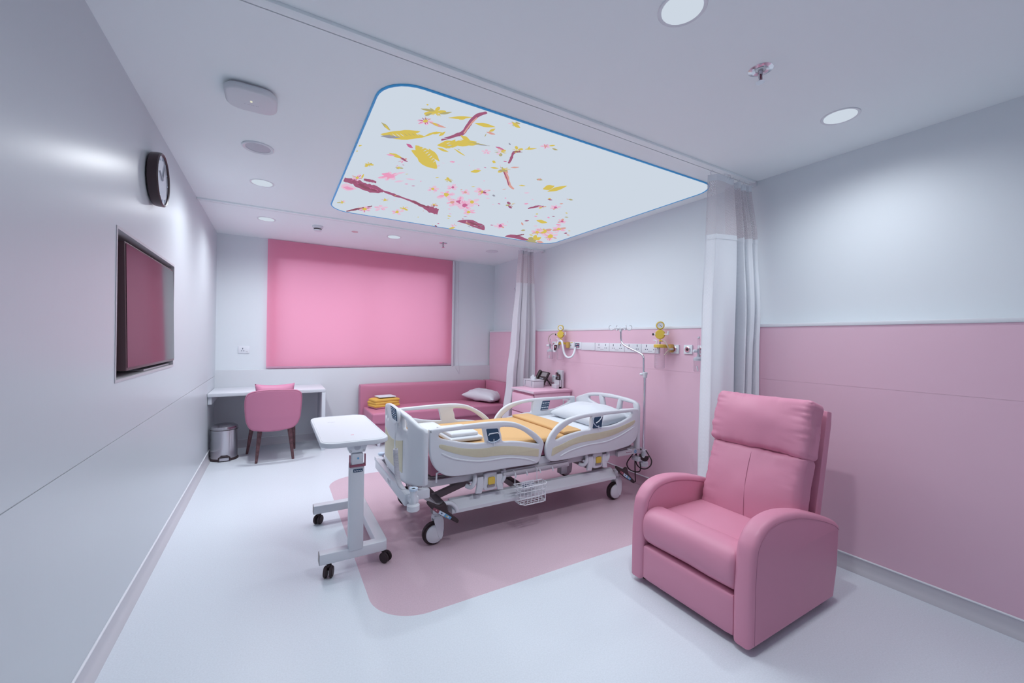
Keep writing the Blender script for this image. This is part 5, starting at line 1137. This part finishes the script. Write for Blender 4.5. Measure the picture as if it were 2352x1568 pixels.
for lo, hi in (((.2335, 2.599, .083), (.2365, 2.661, .141)), ((.2595, 3.374, .083), (.2625, 3.436, .141))):
    b = MB(); b.box(lo, hi, M_DARKM, .001); b.build('end_cap', ot)
def tcaster(x, y, a, r=.033):
    b = MB(); d = Vector((math.cos(a), math.sin(a), 0)); n_ = Vector((-d.y, d.x, 0)); c_ = Vector((x, y, r))+d*.012
    for s_ in (-1, 1): b.cyl(c_+n_*s_*.006, c_+n_*s_*.026, r, M_BLACK, seg=24, bev=.005)
    b.cyl((x-d.x*.01, y-d.y*.01, .03), (x-d.x*.01, y-d.y*.01, .084), .007, M_BLACK); b.box((x-.014, y-.014, .055), (x+.014, y+.014, .072), M_BLACK, .004); return b.build('caster', ot)
tcaster(.290, 2.618, -1.9); tcaster(.612, 2.628, -.9); tcaster(.303, 3.405, -2.2); tcaster(.600, 3.410, -.6)

# ------------------------------------------------------------------ recliner
rc = thing('recliner_armchair', 'pink leather recliner armchair with head cushion standing by the right wall', 'armchair', (2.3, 1.38, 0))
RY0, RY1, RX0, RX1, AW = 1.022, 1.745, 1.866, 2.70, .092
arm = px_xz([(1727, 1492), (1727.5, 1400), (1729, 1320), (1733, 1280), (1741, 1247), (1755, 1218), (1775, 1197), (1800, 1184), (1830, 1178), (1862, 1179), (1895, 1186), (1920, 1196), (1930, 1206), (1928, 1280), (1923, 1364), (1919, 1374)], RY0)
arm = [(max(RX0, x), max(.03, z)) for x, z in arm]
_low = arm[-1][0]-.012
_top = [(p.x, p.y) for p in catmull([(RX0, .30, 0)]+[(x, z, 0) for x, z in arm if z > .41 and x < arm[-3][0]+.2], 5, False)]
arm = [(RX0, .03), (RX0, .06), (RX0, .15), (RX0, .22)]+_top+[(_top[-1][0]-.012, .20), (_low+.006, .06), (_low, .03)]
for nm, yc in (('arm', RY0+AW/2), ('arm', RY1-AW/2)):
    b = MB(); b.plate(arm, [], AW, .024, M_LEATHER, XZ(yc)); a_ = b.build(nm, rc, angle=60)
    for sg in (-1, 1):
        line = []; na = len(_top)
        for i in range(na):
            p0, p1 = Vector(_top[max(i-1, 0)]), Vector(_top[min(i+1, na-1)]); d = (p1-p0).normalized(); n_ = Vector((d.y, -d.x))
            q = Vector(_top[i])+n_*.027; line.append((q.x, yc+sg*(AW/2+.0004), q.y))
        line = [(line[0][0], line[0][1], .05)]+line
        b = MB(); b.tube(line, .0016, M_SEAM, 5); b.build('seam', a_, label='stitched seam')
IY0, IY1 = RY0+AW-.004, RY1-AW+.004
YCn = (IY0+IY1)/2
b = MB(); b.soft((RX0+.055, YCn, .137), (.10, IY1-IY0, .20), M_LEATHER, r=.018, puff=(.008, 0, 0), n=10, nz=.002); b.build('footrest', rc)
b = MB(); b.soft((RX0+.345, YCn, .325), (.49, IY1-IY0, .19), M_LEATHER, r=.045, puff=(0, 0, .016), n=16, nz=.004, nf=5); b.build('seat_cushion', rc)
b = MB(); rl = [(RX0+.098+.106*(abs(math.cos(a))**.85)*math.copysign(1, math.cos(a)), .340+.106*(abs(math.sin(a))**.8)*math.copysign(1, math.sin(a))) for a in [2*PI*i/32 for i in range(32)]]
b.plate(rl, [], IY1-IY0+.006, .026, M_LEATHER, lambda x, y, z: (x+.004*noise.noise(Vector((x*6, z*9, y*6))), YCn+z, y+.005*noise.noise(Vector((x*5, z*7, y*5+3)))), cuts=[(2, [i*.045-.27 for i in range(13)])]); b.build('front_roll', rc, angle=75)
tl = math.radians(15.5); rb = Matrix.Rotation(tl, 3, 'Y')
base0 = Vector((2.352, 1.360, .385)); tdir = Vector((math.sin(tl), 0, math.cos(tl))); ndir = Vector((math.cos(tl), 0, -math.sin(tl)))
b = MB(); b.soft(base0+tdir*.215+ndir*.078, (.155, .548, .47), M_LEATHER, r=.040, puff=(.040, -.006, -.008), n=34, nz=.009, nf=7, rot=rb, seed=6, wr=.014); bkc = b.build('back_cushion', rc, angle=70)
b = MB(); b.tube([base0+tdir*(-.02+.43*i/16)+ndir*(.0005-.040*(1-min(1, abs(-.02+.43*i/16-.215)/.235)**2)-.001)+Vector((0, -.02+.02*i/16, 0)) for i in range(17)], .0012, M_SEAM, 5); b.build('centre_seam', bkc)
b = MB(); b.soft(base0+tdir*.595+ndir*.066, (.165, .566, .325), M_LEATHER, r=.036, puff=(.048, -.010, -.006), n=34, nz=.011, nf=7, rot=rb, seed=9, wr=.016); b.build('head_cushion', rc, angle=70)
tl2 = math.radians(12.5); rb2 = Matrix.Rotation(tl2, 3, 'Y')
b = MB(); b.soft((2.668, 1.360, .62), (.07, .545, .86), M_LEATHER, r=.018, n=8, rot=rb2); b.build('back_frame', rc)
b = MB(); b.box((RX0+.10, IY0-.03, .045), (RX1-.06, IY1+.03, .16), M_BLACK, .005); b.build('underframe', rc)
for x in (RX0+.08, RX1-.10):
    for y in (RY0+.05, RY1-.05):
        b = MB(); b.cyl((x, y, 0), (x, y, .034), .018, M_BLACK); b.build('foot', rc)

# ------------------------------------------------------------------ light
def area(name, loc, sx, sy, power, col, rot=(0, 0, 0), spread=PI):
    l = bpy.data.lights.new(name, 'AREA'); l.shape = 'RECTANGLE'; l.size = sx; l.size_y = sy; l.energy = power; l.color = col; l.spread = spread
    o = bpy.data.objects.new(name, l); COL.objects.link(o); o.location = loc; o.rotation_euler = rot; return o
area('panel_light', (1.60, 3.23, 2.685), 1.95, 2.25, 37, (.88, .95, 1.0), spread=math.radians(165))
def spot(name, c, power, col=(.92, .96, 1.0), size=165, blend=1.0):
    l = bpy.data.lights.new(name, 'SPOT'); l.energy = power; l.color = col; l.spot_size = math.radians(size); l.spot_blend = blend; l.shadow_soft_size = .07
    o = bpy.data.objects.new(name, l); COL.objects.link(o); o.location = (c[0], c[1], 2.688); return o
for c, pw in zip(lamps, (78, 46, 96, 88, 58)): spot('downlight_lamp', (c.x, c.y), pw)
# daylight behind the blind
area('window_daylight', (1.19, YU+1.0, 2.35), 3.6, 1.8, 15, (.95, .97, 1.0), (math.radians(-66), 0, 0))
w = bpy.data.worlds.new('world'); scene.world = w; w.use_nodes = True
w.node_tree.nodes['Background'].inputs[0].default_value = (.75, .85, 1, 1); w.node_tree.nodes['Background'].inputs[1].default_value = 1.0
scene.cycles.max_bounces = 10; scene.cycles.diffuse_bounces = 6; scene.cycles.transparent_max_bounces = 16
